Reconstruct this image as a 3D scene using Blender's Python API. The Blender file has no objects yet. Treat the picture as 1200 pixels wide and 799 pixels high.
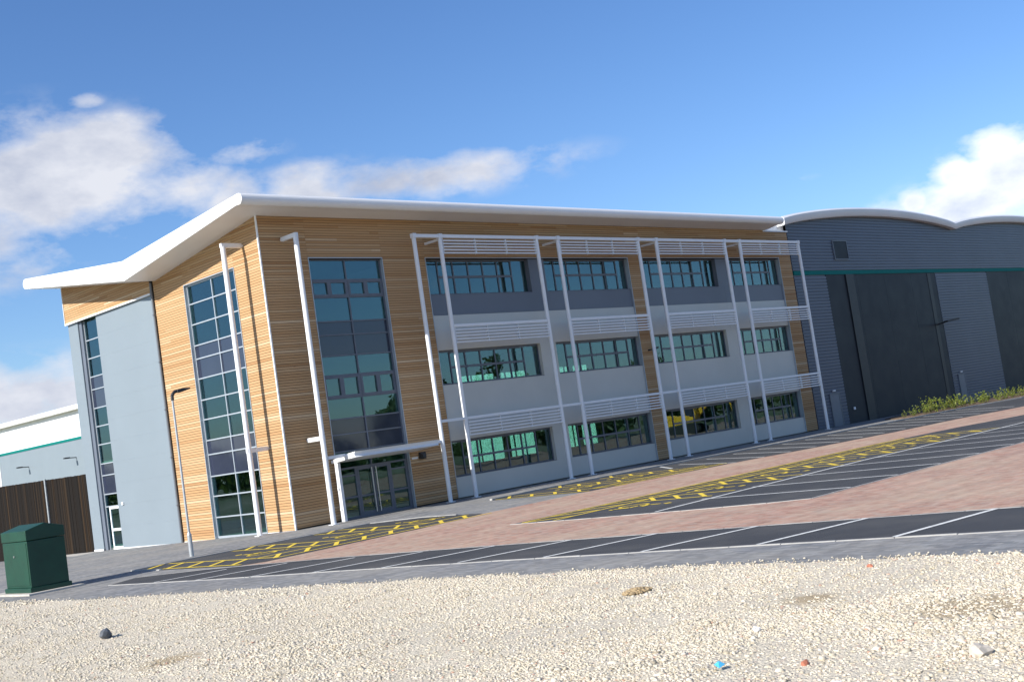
import bpy, math, random
import numpy as np
from mathutils import Vector, Matrix

random.seed(7)
rng = np.random.default_rng(11)
scene = bpy.context.scene
col = scene.collection
R = math.radians

# ------------------------------------------------------------------ materials
def new_mat(name):
    m = bpy.data.materials.new(name)
    m.use_nodes = True
    nt = m.node_tree
    bsdf = nt.nodes.get("Principled BSDF")
    return m, nt, bsdf

def N(nt, typ, **kw):
    n = nt.nodes.new(typ)
    ins = kw.pop('ins', {})
    for k, v in kw.items():
        setattr(n, k, v)
    for k, v in ins.items():
        if hasattr(v, 'is_output') or isinstance(v, bpy.types.NodeSocket):
            nt.links.new(v, n.inputs[k])
        else:
            n.inputs[k].default_value = v
    return n

def math_n(nt, op, a, b=None, c=None, clamp=False):
    n = nt.nodes.new('ShaderNodeMath'); n.operation = op; n.use_clamp = clamp
    for i, v in enumerate((a, b, c)):
        if v is None: continue
        if isinstance(v, bpy.types.NodeSocket): nt.links.new(v, n.inputs[i])
        else: n.inputs[i].default_value = v
    return n.outputs[0]

def ramp(nt, fac, stops, interp='LINEAR'):
    n = nt.nodes.new('ShaderNodeValToRGB')
    e = n.color_ramp.elements
    n.color_ramp.interpolation = interp
    while len(e) < len(stops): e.new(0.5)
    for el, (p, c) in zip(e, stops):
        el.position = p
        el.color = (c[0], c[1], c[2], 1)
    nt.links.new(fac, n.inputs[0])
    return n.outputs[0]

def mix_col(nt, fac, a, b, blend='MIX'):
    n = nt.nodes.new('ShaderNodeMix'); n.data_type = 'RGBA'; n.blend_type = blend
    for idx, v in ((0, fac), (6, a), (7, b)):
        if isinstance(v, bpy.types.NodeSocket): nt.links.new(v, n.inputs[idx])
        elif idx == 0: n.inputs[0].default_value = v
        else: n.inputs[idx].default_value = (v[0], v[1], v[2], 1)
    return n.outputs[2]

def noise(nt, vec, scale, detail=4, rough=0.6, out=0):
    n = N(nt, 'ShaderNodeTexNoise', ins={'Scale': scale, 'Detail': detail, 'Roughness': rough})
    if vec is not None: nt.links.new(vec, n.inputs['Vector'])
    return n.outputs[out]

def coords(nt, kind='Object'):
    return nt.nodes.new('ShaderNodeTexCoord').outputs[kind]

def scaled(nt, vec, s):
    n = nt.nodes.new('ShaderNodeMapping')
    nt.links.new(vec, n.inputs['Vector'])
    n.inputs['Scale'].default_value = s
    return n.outputs[0]

def bump(nt, bsdf, h, strength=0.3, dist=0.01):
    b = N(nt, 'ShaderNodeBump', ins={'Strength': strength, 'Distance': dist, 'Height': h})
    nt.links.new(b.outputs[0], bsdf.inputs['Normal'])

def simple(name, c, rough=0.5, metal=0.0, var=0.12, scale=3.0, spec=0.5, coat=0.0):
    """paint / metal with a faint patchy variation (dust, weathering)"""
    m, nt, b = new_mat(name)
    o = coords(nt)
    f = noise(nt, o, scale, 6, 0.65)
    lo = tuple(x * (1 - var) for x in c); hi = tuple(min(1, x * (1 + var)) for x in c)
    nt.links.new(ramp(nt, f, [(0.3, lo), (0.7, hi)]), b.inputs['Base Color'])
    rf = noise(nt, o, scale * 4, 3)
    nt.links.new(math_n(nt, 'MULTIPLY_ADD', rf, 0.2, rough - 0.1), b.inputs['Roughness'])
    b.inputs['Metallic'].default_value = metal
    b.inputs['Specular IOR Level'].default_value = spec
    b.inputs['Coat Weight'].default_value = coat
    return m

M = {}
M['white_paint'] = simple('white_paint', (0.80, 0.80, 0.79), 0.35, var=0.03, scale=0.7)
M['frame_white'] = simple('frame_white', (0.76, 0.77, 0.78), 0.4, var=0.04)
M['silver_frame'] = simple('silver_frame', (0.42, 0.46, 0.50), 0.35, 0.3, var=0.05)
M['dark_frame'] = simple('dark_frame', (0.115, 0.13, 0.16), 0.4, var=0.08)
M['grey_panel'] = simple('grey_panel', (0.56, 0.55, 0.50), 0.42, var=0.04, scale=0.5)
M['pale_panel'] = simple('pale_panel', (0.205, 0.245, 0.275), 0.45, var=0.03, scale=0.5)
M['dark_panel'] = simple('dark_panel', (0.13, 0.15, 0.185), 0.42, var=0.06, scale=0.5)
M['spandrel'] = simple('spandrel_glass', (0.028, 0.034, 0.058), 0.06, var=0.1, scale=0.6, spec=0.7)
M['charcoal'] = simple('charcoal_panel', (0.015, 0.020, 0.028), 0.5, var=0.06, scale=0.2, spec=0.22)
M['charcoal_dark'] = simple('charcoal_dark', (0.009, 0.011, 0.015), 0.5, var=0.1)
M['teal'] = simple('teal_trim', (0.004, 0.165, 0.150), 0.6, var=0.05, spec=0.08)
M['teal_lit'] = M['teal']
M['roof_grey'] = simple('roof_grey', (0.70, 0.71, 0.72), 0.4, var=0.05, scale=0.4)
M['galv'] = simple('galvanised', (0.46, 0.48, 0.49), 0.42, 0.5, var=0.12, scale=8)
M['black_metal'] = simple('black_metal', (0.025, 0.027, 0.03), 0.45, var=0.1)
M['pipe_grey'] = simple('pipe_grey', (0.13, 0.145, 0.165), 0.45, var=0.05)
M['interior'] = simple('interior_paint', (0.30, 0.30, 0.28), 0.8, var=0.03)
M['interior_dark'] = simple('interior_dark', (0.12, 0.12, 0.12), 0.85, var=0.1)
M['membrane'] = simple('membrane', (0.03, 0.024, 0.018), 0.9, var=0.1)
M['cab_green'] = simple('cabinet_green', (0.004, 0.044, 0.024), 0.5, var=0.18, scale=2.5)
M['concrete'] = simple('concrete', (0.46, 0.43, 0.38), 0.85, var=0.18, scale=3)
M['kerb'] = simple('kerb_concrete', (0.36, 0.35, 0.33), 0.85, var=0.2, scale=2.5)
M['soil'] = simple('soil', (0.13, 0.085, 0.05), 0.95, var=0.35, scale=5)
M['door_grey'] = simple('door_grey', (0.15, 0.165, 0.195), 0.45, var=0.05)
M['digger_yellow'] = simple('digger_yellow', (0.75, 0.42, 0.01), 0.4, var=0.1)
M['rubber'] = simple('rubber', (0.02, 0.02, 0.02), 0.8)
M['steel'] = simple('steel', (0.55, 0.55, 0.54), 0.3, 0.8, var=0.05)
M['dirt'] = simple('dirt', (0.34, 0.25, 0.14), 0.95, var=0.4, scale=16)
M['blue_plastic'] = simple('blue_plastic', (0.08, 0.42, 0.70), 0.5, var=0.1)
M['white_stone'] = simple('white_stone', (0.72, 0.70, 0.66), 0.9, var=0.12, scale=12)
M['pink_stone'] = simple('pale_pink_stone', (0.52, 0.46, 0.38), 0.9, var=0.2, scale=9)
M['dark_stone'] = simple('dark_stone', (0.10, 0.11, 0.125), 0.8, var=0.3, scale=12)
M['red_brick'] = simple('red_brick', (0.42, 0.15, 0.09), 0.9, var=0.25, scale=14)
M['bark'] = simple('bark', (0.09, 0.065, 0.045), 0.9, var=0.3, scale=6)

def m_timber():
    m, nt, b = new_mat('larch_boards')
    g = nt.nodes.new('ShaderNodeNewGeometry')
    r = g.outputs['Random Per Island']
    c = ramp(nt, r, [(0.0, (0.38, 0.215, 0.100)), (0.10, (0.45, 0.275, 0.135)), (0.75, (0.495, 0.325, 0.175)), (0.92, (0.53, 0.37, 0.215)), (1.0, (0.60, 0.45, 0.29))])
    o = coords(nt)
    grain = noise(nt, scaled(nt, o, (0.8, 0.8, 60)), 2.0, 5, 0.7)
    c2 = mix_col(nt, 1.0, c, ramp(nt, grain, [(0.3, (0.88, 0.86, 0.84)), (0.75, (1.08, 1.06, 1.04))]), 'MULTIPLY')
    knot = noise(nt, scaled(nt, o, (2.2, 2.2, 9)), 1.6, 2)
    c3 = mix_col(nt, ramp(nt, knot, [(0.68, (0, 0, 0)), (0.78, (0.5, 0.5, 0.5))]), c2, (0.20, 0.09, 0.035))
    nt.links.new(c3, b.inputs['Base Color'])
    b.inputs['Roughness'].default_value = 0.75
    b.inputs['Specular IOR Level'].default_value = 0.25
    return m
M['timber'] = m_timber()

def m_fence():
    m, nt, b = new_mat('dark_fence_boards')
    g = nt.nodes.new('ShaderNodeNewGeometry')
    c = ramp(nt, g.outputs['Random Per Island'], [(0, (0.006, 0.0045, 0.003)), (0.7, (0.011, 0.007, 0.004)), (0.93, (0.022, 0.013, 0.006)), (1, (0.045, 0.025, 0.01))])
    nt.links.new(c, b.inputs['Base Color'])
    b.inputs['Roughness'].default_value = 0.8
    b.inputs['Specular IOR Level'].default_value = 0.2
    return m
M['fence'] = m_fence()

def m_glass(name, tint, refl, rough=0.0):
    """tinted solar-control pane: coated, so it mirrors more than clear glass"""
    m, nt, b = new_mat(name)
    nt.nodes.remove(b)
    out = [n for n in nt.nodes if n.type == 'OUTPUT_MATERIAL'][0]
    o = coords(nt)
    w = N(nt, 'ShaderNodeTexNoise', ins={'Scale': 0.9, 'Detail': 1.0})
    nt.links.new(o, w.inputs['Vector'])
    bp = N(nt, 'ShaderNodeBump', ins={'Strength': 0.05, 'Distance': 0.06, 'Height': w.outputs[0]})
    ge = nt.nodes.new('ShaderNodeNewGeometry')
    dt = nt.nodes.new('ShaderNodeVectorMath'); dt.operation = 'DOT_PRODUCT'
    nt.links.new(ge.outputs['Normal'], dt.inputs[0]); nt.links.new(ge.outputs['Incoming'], dt.inputs[1])
    cs = math_n(nt, 'ABSOLUTE', dt.outputs['Value'])
    fr = math_n(nt, 'MULTIPLY', math_n(nt, 'POWER', math_n(nt, 'SUBTRACT', 1.0, cs), 5.0), 0.96)   # Schlick
    f = math_n(nt, 'ADD', fr, refl + 0.04, clamp=True)
    tr = N(nt, 'ShaderNodeBsdfTransparent', ins={'Color': (*tint, 1)})
    gl = N(nt, 'ShaderNodeBsdfGlossy', ins={'Color': (0.68, 0.88, 0.98, 1), 'Roughness': rough, 'Normal': bp.outputs[0]})
    mx = N(nt, 'ShaderNodeMixShader', ins={0: f, 1: tr.outputs[0], 2: gl.outputs[0]})
    nt.links.new(mx.outputs[0], out.inputs[0])
    return m
M['glass'] = m_glass('teal_glass', (0.54, 0.74, 0.69), 0.07)

def m_metal_ribs():
    """horizontally profiled steel sheet: real ribs are in the mesh, this adds dust"""
    m, nt, b = new_mat('profiled_steel')
    o = coords(nt)
    f = noise(nt, scaled(nt, o, (0.3, 0.3, 0.1)), 1.2, 5)
    nt.links.new(ramp(nt, f, [(0.3, (0.074, 0.089, 0.130)), (0.7, (0.088, 0.104, 0.150))]), b.inputs['Base Color'])
    b.inputs['Roughness'].default_value = 0.42
    b.inputs['Metallic'].default_value = 0.1
    return m
M['ribs'] = m_metal_ribs()

def m_asphalt():
    m, nt, b = new_mat('asphalt')
    o = coords(nt)
    f = noise(nt, o, 140, 2)
    big = noise(nt, o, 0.35, 4, 0.65)
    c = ramp(nt, f, [(0.35, (0.022, 0.023, 0.026)), (0.7, (0.060, 0.061, 0.064))])
    c = mix_col(nt, ramp(nt, big, [(0.46, (0, 0, 0)), (0.70, (0.5, 0.5, 0.5))]), c, (0.105, 0.10, 0.092))
    st = noise(nt, scaled(nt, o, (1, 0.12, 1)), 1.1, 4)
    c = mix_col(nt, ramp(nt, st, [(0.58, (0, 0, 0)), (0.75, (0.22, 0.22, 0.22))]), c, (0.16, 0.15, 0.13))
    nt.links.new(c, b.inputs['Base Color'])
    b.inputs['Roughness'].default_value = 0.85
    bump(nt, b, f, 0.6, 0.006)
    return m
M['asphalt'] = m_asphalt()

def m_blocks(name, stops, mortar, sand, sand_amt, rot=0.0):
    m, nt, b = new_mat(name)
    o = coords(nt)
    mp = nt.nodes.new('ShaderNodeMapping'); nt.links.new(o, mp.inputs['Vector'])
    mp.inputs['Rotation'].default_value = (0, 0, rot)
    br = N(nt, 'ShaderNodeTexBrick', ins={'Scale': 1.0, 'Color1': (0, 0, 0, 1), 'Color2': (1, 1, 1, 1), 'Mortar': (0.5, 0.5, 0.5, 1),
          'Mortar Size': 0.006, 'Brick Width': 0.21, 'Row Height': 0.105, 'Bias': 0.0})
    nt.links.new(mp.outputs[0], br.inputs['Vector'])
    c = ramp(nt, br.outputs['Color'], stops)
    c = mix_col(nt, br.outputs['Fac'], c, mortar)
    big = noise(nt, o, 0.3, 5, 0.7)
    c = mix_col(nt, math_n(nt, 'MULTIPLY', ramp(nt, big, [(0.40, (0, 0, 0)), (0.68, (1, 1, 1))]), sand_amt), c, sand)
    row = noise(nt, scaled(nt, o, (0.25, 1.6, 1)), 1.4, 4, 0.7)
    c = mix_col(nt, 1.0, c, ramp(nt, row, [(0.32, (0.80, 0.78, 0.78)), (0.68, (1.16, 1.15, 1.13))]), 'MULTIPLY')
    fine = noise(nt, o, 2.2, 5, 0.75)
    c = mix_col(nt, math_n(nt, 'MULTIPLY', ramp(nt, fine, [(0.52, (0, 0, 0)), (0.70, (1, 1, 1))]), sand_amt * 0.9), c, sand)
    nt.links.new(c, b.inputs['Base Color'])
    b.inputs['Roughness'].default_value = 0.85
    bump(nt, b, math_n(nt, 'SUBTRACT', 1.0, br.outputs['Fac']), 0.5, 0.004)
    return m
M['red_blocks'] = m_blocks('red_block_paving', [(0, (0.27, 0.13, 0.09)), (0.35, (0.40, 0.215, 0.155)), (0.7, (0.44, 0.27, 0.205)), (1, (0.34, 0.25, 0.205))], (0.33, 0.26, 0.20), (0.45, 0.36, 0.26), 0.62, R(90))
M['grey_blocks'] = m_blocks('grey_block_paving', [(0, (0.12, 0.13, 0.14)), (0.5, (0.175, 0.185, 0.195)), (1, (0.24, 0.245, 0.25))], (0.19, 0.18, 0.165), (0.38, 0.35, 0.29), 0.42, R(90))

def m_line(name, c, wear):
    m, nt, b = new_mat(name)
    o = coords(nt)
    f = noise(nt, o, 9, 5, 0.7)
    lo = tuple(x * wear for x in c)
    nt.links.new(ramp(nt, f, [(0.3, lo), (0.5, c)]), b.inputs['Base Color'])
    b.inputs['Roughness'].default_value = 0.7
    return m
M['white_line'] = m_line('white_line_paint', (0.68, 0.68, 0.65), 0.6)
M['yellow_line'] = m_line('yellow_line_paint', (0.80, 0.58, 0.05), 0.6)

STAINS = [(-15.5, -34.3, 1.1), (-16.4, -35.9, 0.8), (-15.0, -32.0, 0.5), (-19.0, -24.0, 0.6)]
def m_gravel():
    m, nt, b = new_mat('gravel_bed')
    o = coords(nt)
    v = N(nt, 'ShaderNodeTexVoronoi', ins={'Scale': 26.0, 'Randomness': 1.0}); nt.links.new(o, v.inputs['Vector'])
    v2 = N(nt, 'ShaderNodeTexVoronoi', ins={'Scale': 60.0, 'Randomness': 1.0}); nt.links.new(o, v2.inputs['Vector'])
    sep = N(nt, 'ShaderNodeSeparateColor'); nt.links.new(v.outputs['Color'], sep.inputs[0])
    sep2 = N(nt, 'ShaderNodeSeparateColor'); nt.links.new(v2.outputs['Color'], sep2.inputs[0])
    c = ramp(nt, sep.outputs[0], [(0, (0.45, 0.385, 0.285)), (0.4, (0.555, 0.49, 0.38)), (0.9, (0.65, 0.59, 0.475)), (0.96, (0.45, 0.26, 0.19)), (1, (0.30, 0.29, 0.28))])
    c2 = ramp(nt, sep2.outputs[0], [(0, (0.54, 0.47, 0.35)), (1, (0.68, 0.61, 0.48))])
    c = mix_col(nt, 0.5, c, c2)
    big = noise(nt, o, 0.28, 5, 0.7)
    c = mix_col(nt, ramp(nt, big, [(0.45, (0, 0, 0)), (0.75, (0.6, 0.6, 0.6))]), c, (0.52, 0.445, 0.33))
    st = noise(nt, scaled(nt, o, (1, 0.6, 1)), 0.55, 4, 0.6)
    c = mix_col(nt, ramp(nt, st, [(0.66, (0, 0, 0)), (0.76, (0.6, 0.6, 0.6))]), c, (0.42, 0.34, 0.22))
    for sx, sy_, sr in STAINS:                                   # spilt brown soil
        q = N(nt, 'ShaderNodeVectorMath', operation='DISTANCE'); nt.links.new(o, q.inputs[0]); q.inputs[1].default_value = (sx, sy_, 0.03)
        f_ = math_n(nt, 'ADD', math_n(nt, 'DIVIDE', q.outputs['Value'], sr), math_n(nt, 'MULTIPLY', math_n(nt, 'SUBTRACT', noise(nt, o, 3.0, 5, 0.7), 0.5), 1.8))
        c = mix_col(nt, ramp(nt, f_, [(0.35, (0.85, 0.85, 0.85)), (1.0, (0, 0, 0))]), c, (0.36, 0.27, 0.155))
    nt.links.new(c, b.inputs['Base Color'])
    b.inputs['Roughness'].default_value = 0.95
    h = math_n(nt, 'ADD', v.outputs['Distance'], math_n(nt, 'MULTIPLY', v2.outputs['Distance'], 0.5))
    bump(nt, b, math_n(nt, 'SUBTRACT', 1.0, h), 0.8, 0.02)
    return m
M['gravel'] = m_gravel()

def m_stones():
    m, nt, b = new_mat('loose_stones')
    g = nt.nodes.new('ShaderNodeNewGeometry')
    c = ramp(nt, g.outputs['Random Per Island'], [(0, (0.36, 0.305, 0.22)), (0.22, (0.51, 0.455, 0.35)), (0.85, (0.635, 0.58, 0.475)),
             (0.93, (0.56, 0.51, 0.45)), (0.968, (0.27, 0.26, 0.25)), (0.979, (0.45, 0.25, 0.17)), (0.988, (0.58, 0.47, 0.38)), (1, (0.68, 0.62, 0.53))])
    f = noise(nt, coords(nt), 45, 4)
    c = mix_col(nt, 1.0, c, ramp(nt, f, [(0.3, (0.85, 0.83, 0.8)), (0.7, (1.05, 1.05, 1.05))]), 'MULTIPLY')
    nt.links.new(c, b.inputs['Base Color'])
    b.inputs['Roughness'].default_value = 0.9
    b.inputs['Specular IOR Level'].default_value = 0.25
    return m
M['stones'] = m_stones()

def m_ground():
    m, nt, b = new_mat('rough_ground')
    o = coords(nt)
    f = noise(nt, o, 0.02, 6, 0.6)
    c = ramp(nt, f, [(0.35, (0.30, 0.26, 0.19)), (0.55, (0.12, 0.14, 0.06)), (0.75, (0.09, 0.12, 0.045))])
    nt.links.new(c, b.inputs['Base Color'])
    b.inputs['Roughness'].default_value = 0.95
    return m
M['ground'] = m_ground()

def m_leaf(name, a, bcol):
    m, nt, b = new_mat(name)
    g = nt.nodes.new('ShaderNodeNewGeometry')
    nt.links.new(ramp(nt, g.outputs['Random Per Island'], [(0, a), (1, bcol)]), b.inputs['Base Color'])
    b.inputs['Roughness'].default_value = 0.5
    tl = N(nt, 'ShaderNodeBsdfTranslucent', ins={'Color': (bcol[0] * 1.4, bcol[1] * 1.4, bcol[2], 1)})
    out = [n for n in nt.nodes if n.type == 'OUTPUT_MATERIAL'][0]
    mx = N(nt, 'ShaderNodeMixShader', ins={0: 0.3, 1: b.outputs[0], 2: tl.outputs[0]})
    nt.links.new(mx.outputs[0], out.inputs[0])
    return m
M['shrub_leaf'] = m_leaf('shrub_leaf', (0.07, 0.115, 0.02), (0.24, 0.27, 0.045))
M['tree_leaf'] = m_leaf('tree_leaf', (0.040, 0.070, 0.020), (0.10, 0.14, 0.045))

# ------------------------------------------------------------------ mesh helpers
class MB:
    def __init__(s): s.v = []; s.f = []
    def add(s, vs, fs):
        n = len(s.v); s.v += [tuple(v) for v in vs]; s.f += [tuple(i + n for i in f) for f in fs]; return s
    def box(s, x0, x1, y0, y1, z0, z1):
        x0, x1 = sorted((x0, x1)); y0, y1 = sorted((y0, y1)); z0, z1 = sorted((z0, z1))
        return s.add([(x0, y0, z0), (x1, y0, z0), (x1, y1, z0), (x0, y1, z0), (x0, y0, z1), (x1, y0, z1), (x1, y1, z1), (x0, y1, z1)],
                     [(0, 3, 2, 1), (4, 5, 6, 7), (0, 1, 5, 4), (1, 2, 6, 5), (2, 3, 7, 6), (3, 0, 4, 7)])
    def prism(s, poly, axis, a, b):
        """poly of 2-D points extruded along axis ('x': (y,z); 'y': (x,z); 'z': (x,y))"""
        def P(p, t): return {'x': (t, p[0], p[1]), 'y': (p[0], t, p[1]), 'z': (p[0], p[1], t)}[axis]
        n = len(poly)
        return s.add([P(p, a) for p in poly] + [P(p, b) for p in poly],
                     [tuple(range(n)), tuple(range(2 * n - 1, n - 1, -1))] + [(i, i + n, (i + 1) % n + n, (i + 1) % n) for i in range(n)])
    def tube(s, p, q, r, r2=None, n=14, cap=True):
        p = Vector(p); q = Vector(q); r2 = r if r2 is None else r2
        d = (q - p).normalized(); a = d.orthogonal().normalized(); b = d.cross(a)
        vs = []
        for c, rr in ((p, r), (q, r2)):
            for i in range(n):
                t = 2 * math.pi * i / n
                vs.append(c + a * math.cos(t) * rr + b * math.sin(t) * rr)
        fs = [(i, (i + 1) % n, (i + 1) % n + n, i + n) for i in range(n)]
        if cap: fs += [tuple(range(n - 1, -1, -1)), tuple(range(n, 2 * n))]
        return s.add(vs, fs)
    def bar(s, p, q, w, h, roll=0.0):
        """rectangular bar from p to q, w across, h the other way"""
        p = Vector(p); q = Vector(q); d = (q - p).normalized()
        up = Vector((0, 0, 1)) if abs(d.z) < 0.95 else Vector((0, 1, 0))
        a = d.cross(up).normalized(); b = a.cross(d).normalized()
        if roll: 
            m = Matrix.Rotation(roll, 3, d); a = m @ a; b = m @ b
        vs = [c + a * i * w / 2 + b * j * h / 2 for c in (p, q) for i, j in ((-1, -1), (1, -1), (1, 1), (-1, 1))]
        return s.add(vs, [(3, 2, 1, 0), (4, 5, 6, 7), (0, 1, 5, 4), (1, 2, 6, 5), (2, 3, 7, 6), (3, 0, 4, 7)])
    def build(s, name, mat, parent=None, bevel=0.0, smooth=False, kind=None):
        me = bpy.data.meshes.new(name); me.from_pydata(s.v, [], s.f); me.update()
        import bmesh
        bm = bmesh.new(); bm.from_mesh(me); bmesh.ops.recalc_face_normals(bm, faces=bm.faces)
        bm.to_mesh(me); bm.free()
        me.materials.append(M[mat] if isinstance(mat, str) else mat)
        if smooth:
            for p in me.polygons: p.use_smooth = True
        o = bpy.data.objects.new(name, me); col.objects.link(o)
        if parent: o.parent = parent
        if bevel:
            b = o.modifiers.new('edge', 'BEVEL'); b.width = bevel; b.segments = 2; b.limit_method = 'ANGLE'; b.angle_limit = R(40)
        if smooth:
            try:
                e = o.modifiers.new('split', 'EDGE_SPLIT'); e.split_angle = R(38)
            except Exception: pass
        if kind: o['kind'] = kind
        return o

def thing(name, label, cat, loc=(0, 0, 0), group=None, rz=0.0):
    o = bpy.data.objects.new(name, None); col.objects.link(o)
    o.location = loc; o.rotation_euler = (0, 0, rz); o.empty_display_size = 0.3
    o['label'] = label; o['category'] = cat
    if group: o['group'] = group
    return o

def tag(o, label, cat, group=None):
    o['label'] = label; o['category'] = cat
    if group: o['group'] = group
    return o

def gz(x, y):
    """the yard falls slightly towards the back of the office's end"""
    return -0.0125 * max(0.0, min(y, 60.0))

# ------------------------------------------------------------------ world
SUN_DIR = Vector((1.0, -0.095, -0.615)).normalized()      # travel of the light
EL = math.asin(-SUN_DIR.z); AZ = math.atan2(-SUN_DIR.x, -SUN_DIR.y)
w = bpy.data.worlds.new("World"); scene.world = w; w.use_nodes = True
nt = w.node_tree; nt.nodes.clear()
out = nt.nodes.new('ShaderNodeOutputWorld')
sky = nt.nodes.new('ShaderNodeTexSky'); sky.sky_type = 'NISHITA'; sky.sun_disc = False
sky.sun_elevation = EL; sky.sun_rotation = AZ % (2 * math.pi)
sky.altitude = 0; sky.air_density = 1.0; sky.dust_density = 0.35; sky.ozone_density = 2.2
vec = coords(nt, 'Generated')
sp = N(nt, 'ShaderNodeSeparateXYZ'); nt.links.new(vec, sp.inputs[0])
az = math_n(nt, 'ARCTAN2', sp.outputs[0], sp.outputs[1])
el = math_n(nt, 'ARCSINE', sp.outputs[2])
BANKS = [(0.44, 0.245, 0.10, 0.040, 1.15), (0.40, 0.195, 0.06, 0.030, 0.8), (0.545, 0.225, 0.06, 0.024, 0.75), (0.60, 0.253, 0.03, 0.010, 0.7),
         (0.42, 0.082, 0.085, 0.024, 1.2), (0.735, 0.2155, 0.110, 0.015, 1.0), (0.655, 0.215, 0.05, 0.022, 0.85), (0.56, 0.195, 0.045, 0.02, 0.55),
         (1.205, 0.142, 0.042, 0.021, 1.9), (1.165, 0.124, 0.04, 0.019, 1.6), (1.128, 0.131, 0.012, 0.010, 1.3), (1.160, 0.148, 0.016, 0.012, 1.5), (1.192, 0.160, 0.022, 0.014, 1.6), (0.47, 0.225, 0.07, 0.03, 1.0), (0.59, 0.215, 0.03, 0.022, 0.9), (0.50, 0.26, 0.06, 0.028, 0.9), (1.108, 0.120, 0.020, 0.014, 1.05), (1.33, 0.14, 0.09, 0.034, 1.5),
         (1.02, 0.166, 0.03, 0.004, 0.42), (0.485, 0.300, 0.014, 0.006, 0.55)]
dens = None
for a0, e0, sa, se, amp in BANKS:
    u = math_n(nt, 'DIVIDE', math_n(nt, 'SUBTRACT', az, a0), sa)
    v = math_n(nt, 'DIVIDE', math_n(nt, 'SUBTRACT', el, e0), se)
    q = math_n(nt, 'ADD', math_n(nt, 'MULTIPLY', u, u), math_n(nt, 'MULTIPLY', v, v))
    g = math_n(nt, 'MULTIPLY', math_n(nt, 'POWER', 2.718, math_n(nt, 'MULTIPLY', q, -1.0)), amp)
    dens = g if dens is None else math_n(nt, 'MAXIMUM', dens, g)
vs = scaled(nt, vec, (1.0, 1.0, 1.9))
n1 = noise(nt, vs, 11.0, 9, 0.58)
n2 = noise(nt, scaled(nt, vec, (1, 1, 1.6)), 2.4, 6, 0.55)
# open sky outside the frame: scattered fair-weather cloud
in_view = math_n(nt, 'MULTIPLY', math_n(nt, 'GREATER_THAN', az, 0.30), math_n(nt, 'LESS_THAN', az, 1.36))
other = ramp(nt, n2, [(0.54, (0, 0, 0)), (0.70, (1, 1, 1))])
other = math_n(nt, 'MULTIPLY', math_n(nt, 'MULTIPLY', other, 0.9), math_n(nt, 'SUBTRACT', 1.0, in_view))
dens = math_n(nt, 'MAXIMUM', dens, other)
d2 = math_n(nt, 'ADD', dens, math_n(nt, 'MULTIPLY', math_n(nt, 'SUBTRACT', n1, 0.50), 3.0))
mask = ramp(nt, d2, [(0.22, (0, 0, 0)), (0.50, (0.42, 0.42, 0.42)), (0.95, (1, 1, 1))])
mask = math_n(nt, 'MULTIPLY', mask, ramp(nt, dens, [(0.05, (0, 0, 0)), (0.30, (1, 1, 1))]))
# cloud tone: sun comes from the left behind, so sunlit tops and grey-blue bellies
sh = noise(nt, scaled(nt, vs, (1, 1, 1)), 7.0, 6, 0.6)
shade = math_n(nt, 'ADD', sh, math_n(nt, 'MULTIPLY', math_n(nt, 'SUBTRACT', d2, 0.8), -0.10))
rightness = ramp(nt, az, [(0.0, (0, 0, 0)), (1.0, (1, 1, 1))])
ctone = ramp(nt, shade, [(0.34, (3.7, 4.1, 5.0)), (0.56, (5.9, 6.1, 6.5))])
bright = ramp(nt, math_n(nt, 'SUBTRACT', az, 0.35), [(0.6, (0.92, 0.92, 0.95)), (0.75, (1.35, 1.35, 1.33))])
ctone = mix_col(nt, 1.0, ctone, bright, 'MULTIPLY')
hs = N(nt, 'ShaderNodeHueSaturation', ins={'Hue': 0.5, 'Saturation': 1.12, 'Value': 1.0}); nt.links.new(sky.outputs[0], hs.inputs['Color'])
skc = mix_col(nt, 1.0, hs.outputs[0], (0.76, 0.88, 1.10), 'MULTIPLY')
c = mix_col(nt, mask, skc, ctone)
bg = N(nt, 'ShaderNodeBackground', ins={'Strength': 0.10}); nt.links.new(c, bg.inputs[0])
nt.links.new(bg.outputs[0], out.inputs[0])
sun = bpy.data.lights.new('sun', 'SUN'); sun.energy = 5.0; sun.angle = R(0.53); sun.color = (1.0, 0.955, 0.88)
so = bpy.data.objects.new('sun', sun); col.objects.link(so)
so.rotation_euler = SUN_DIR.to_track_quat('-Z', 'Y').to_euler(); so.location = (-60, 6, 40)

# ------------------------------------------------------------------ camera
pitch, roll, yaw = 7.52535671e-02, -1.45671162e-01, 7.96438495e-01
cy, sy, cp, sn = math.cos(yaw), math.sin(yaw), math.cos(pitch), math.sin(pitch)
fw = Vector((sy * cp, cy * cp, sn)); rt = Vector((cy, -sy, 0)); up = rt.cross(fw)
RR = rt * math.cos(roll) + up * math.sin(roll); UU = rt * -math.sin(roll) + up * math.cos(roll)
cam = bpy.data.cameras.new('camera'); co = bpy.data.objects.new('camera', cam); col.objects.link(co)
CAM = Vector((-27.684, -40.1275, 2.4456))
mw = Matrix((RR, UU, -fw)).transposed().to_4x4(); mw.translation = CAM
co.matrix_world = mw
cam.sensor_width = 36; cam.sensor_fit = 'HORIZONTAL'; cam.lens = 36 * 1438.82 / 1200; cam.clip_end = 6000
scene.camera = co
scene.view_settings.view_transform = 'Standard'; scene.view_settings.look = 'None'
scene.view_settings.exposure = 0.55; scene.view_settings.gamma = 1.0
scene.cycles.max_bounces = 8; scene.cycles.transparent_max_bounces = 16
scene.cycles.use_denoising = True
scene.cycles.sample_clamp_indirect = 6

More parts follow.
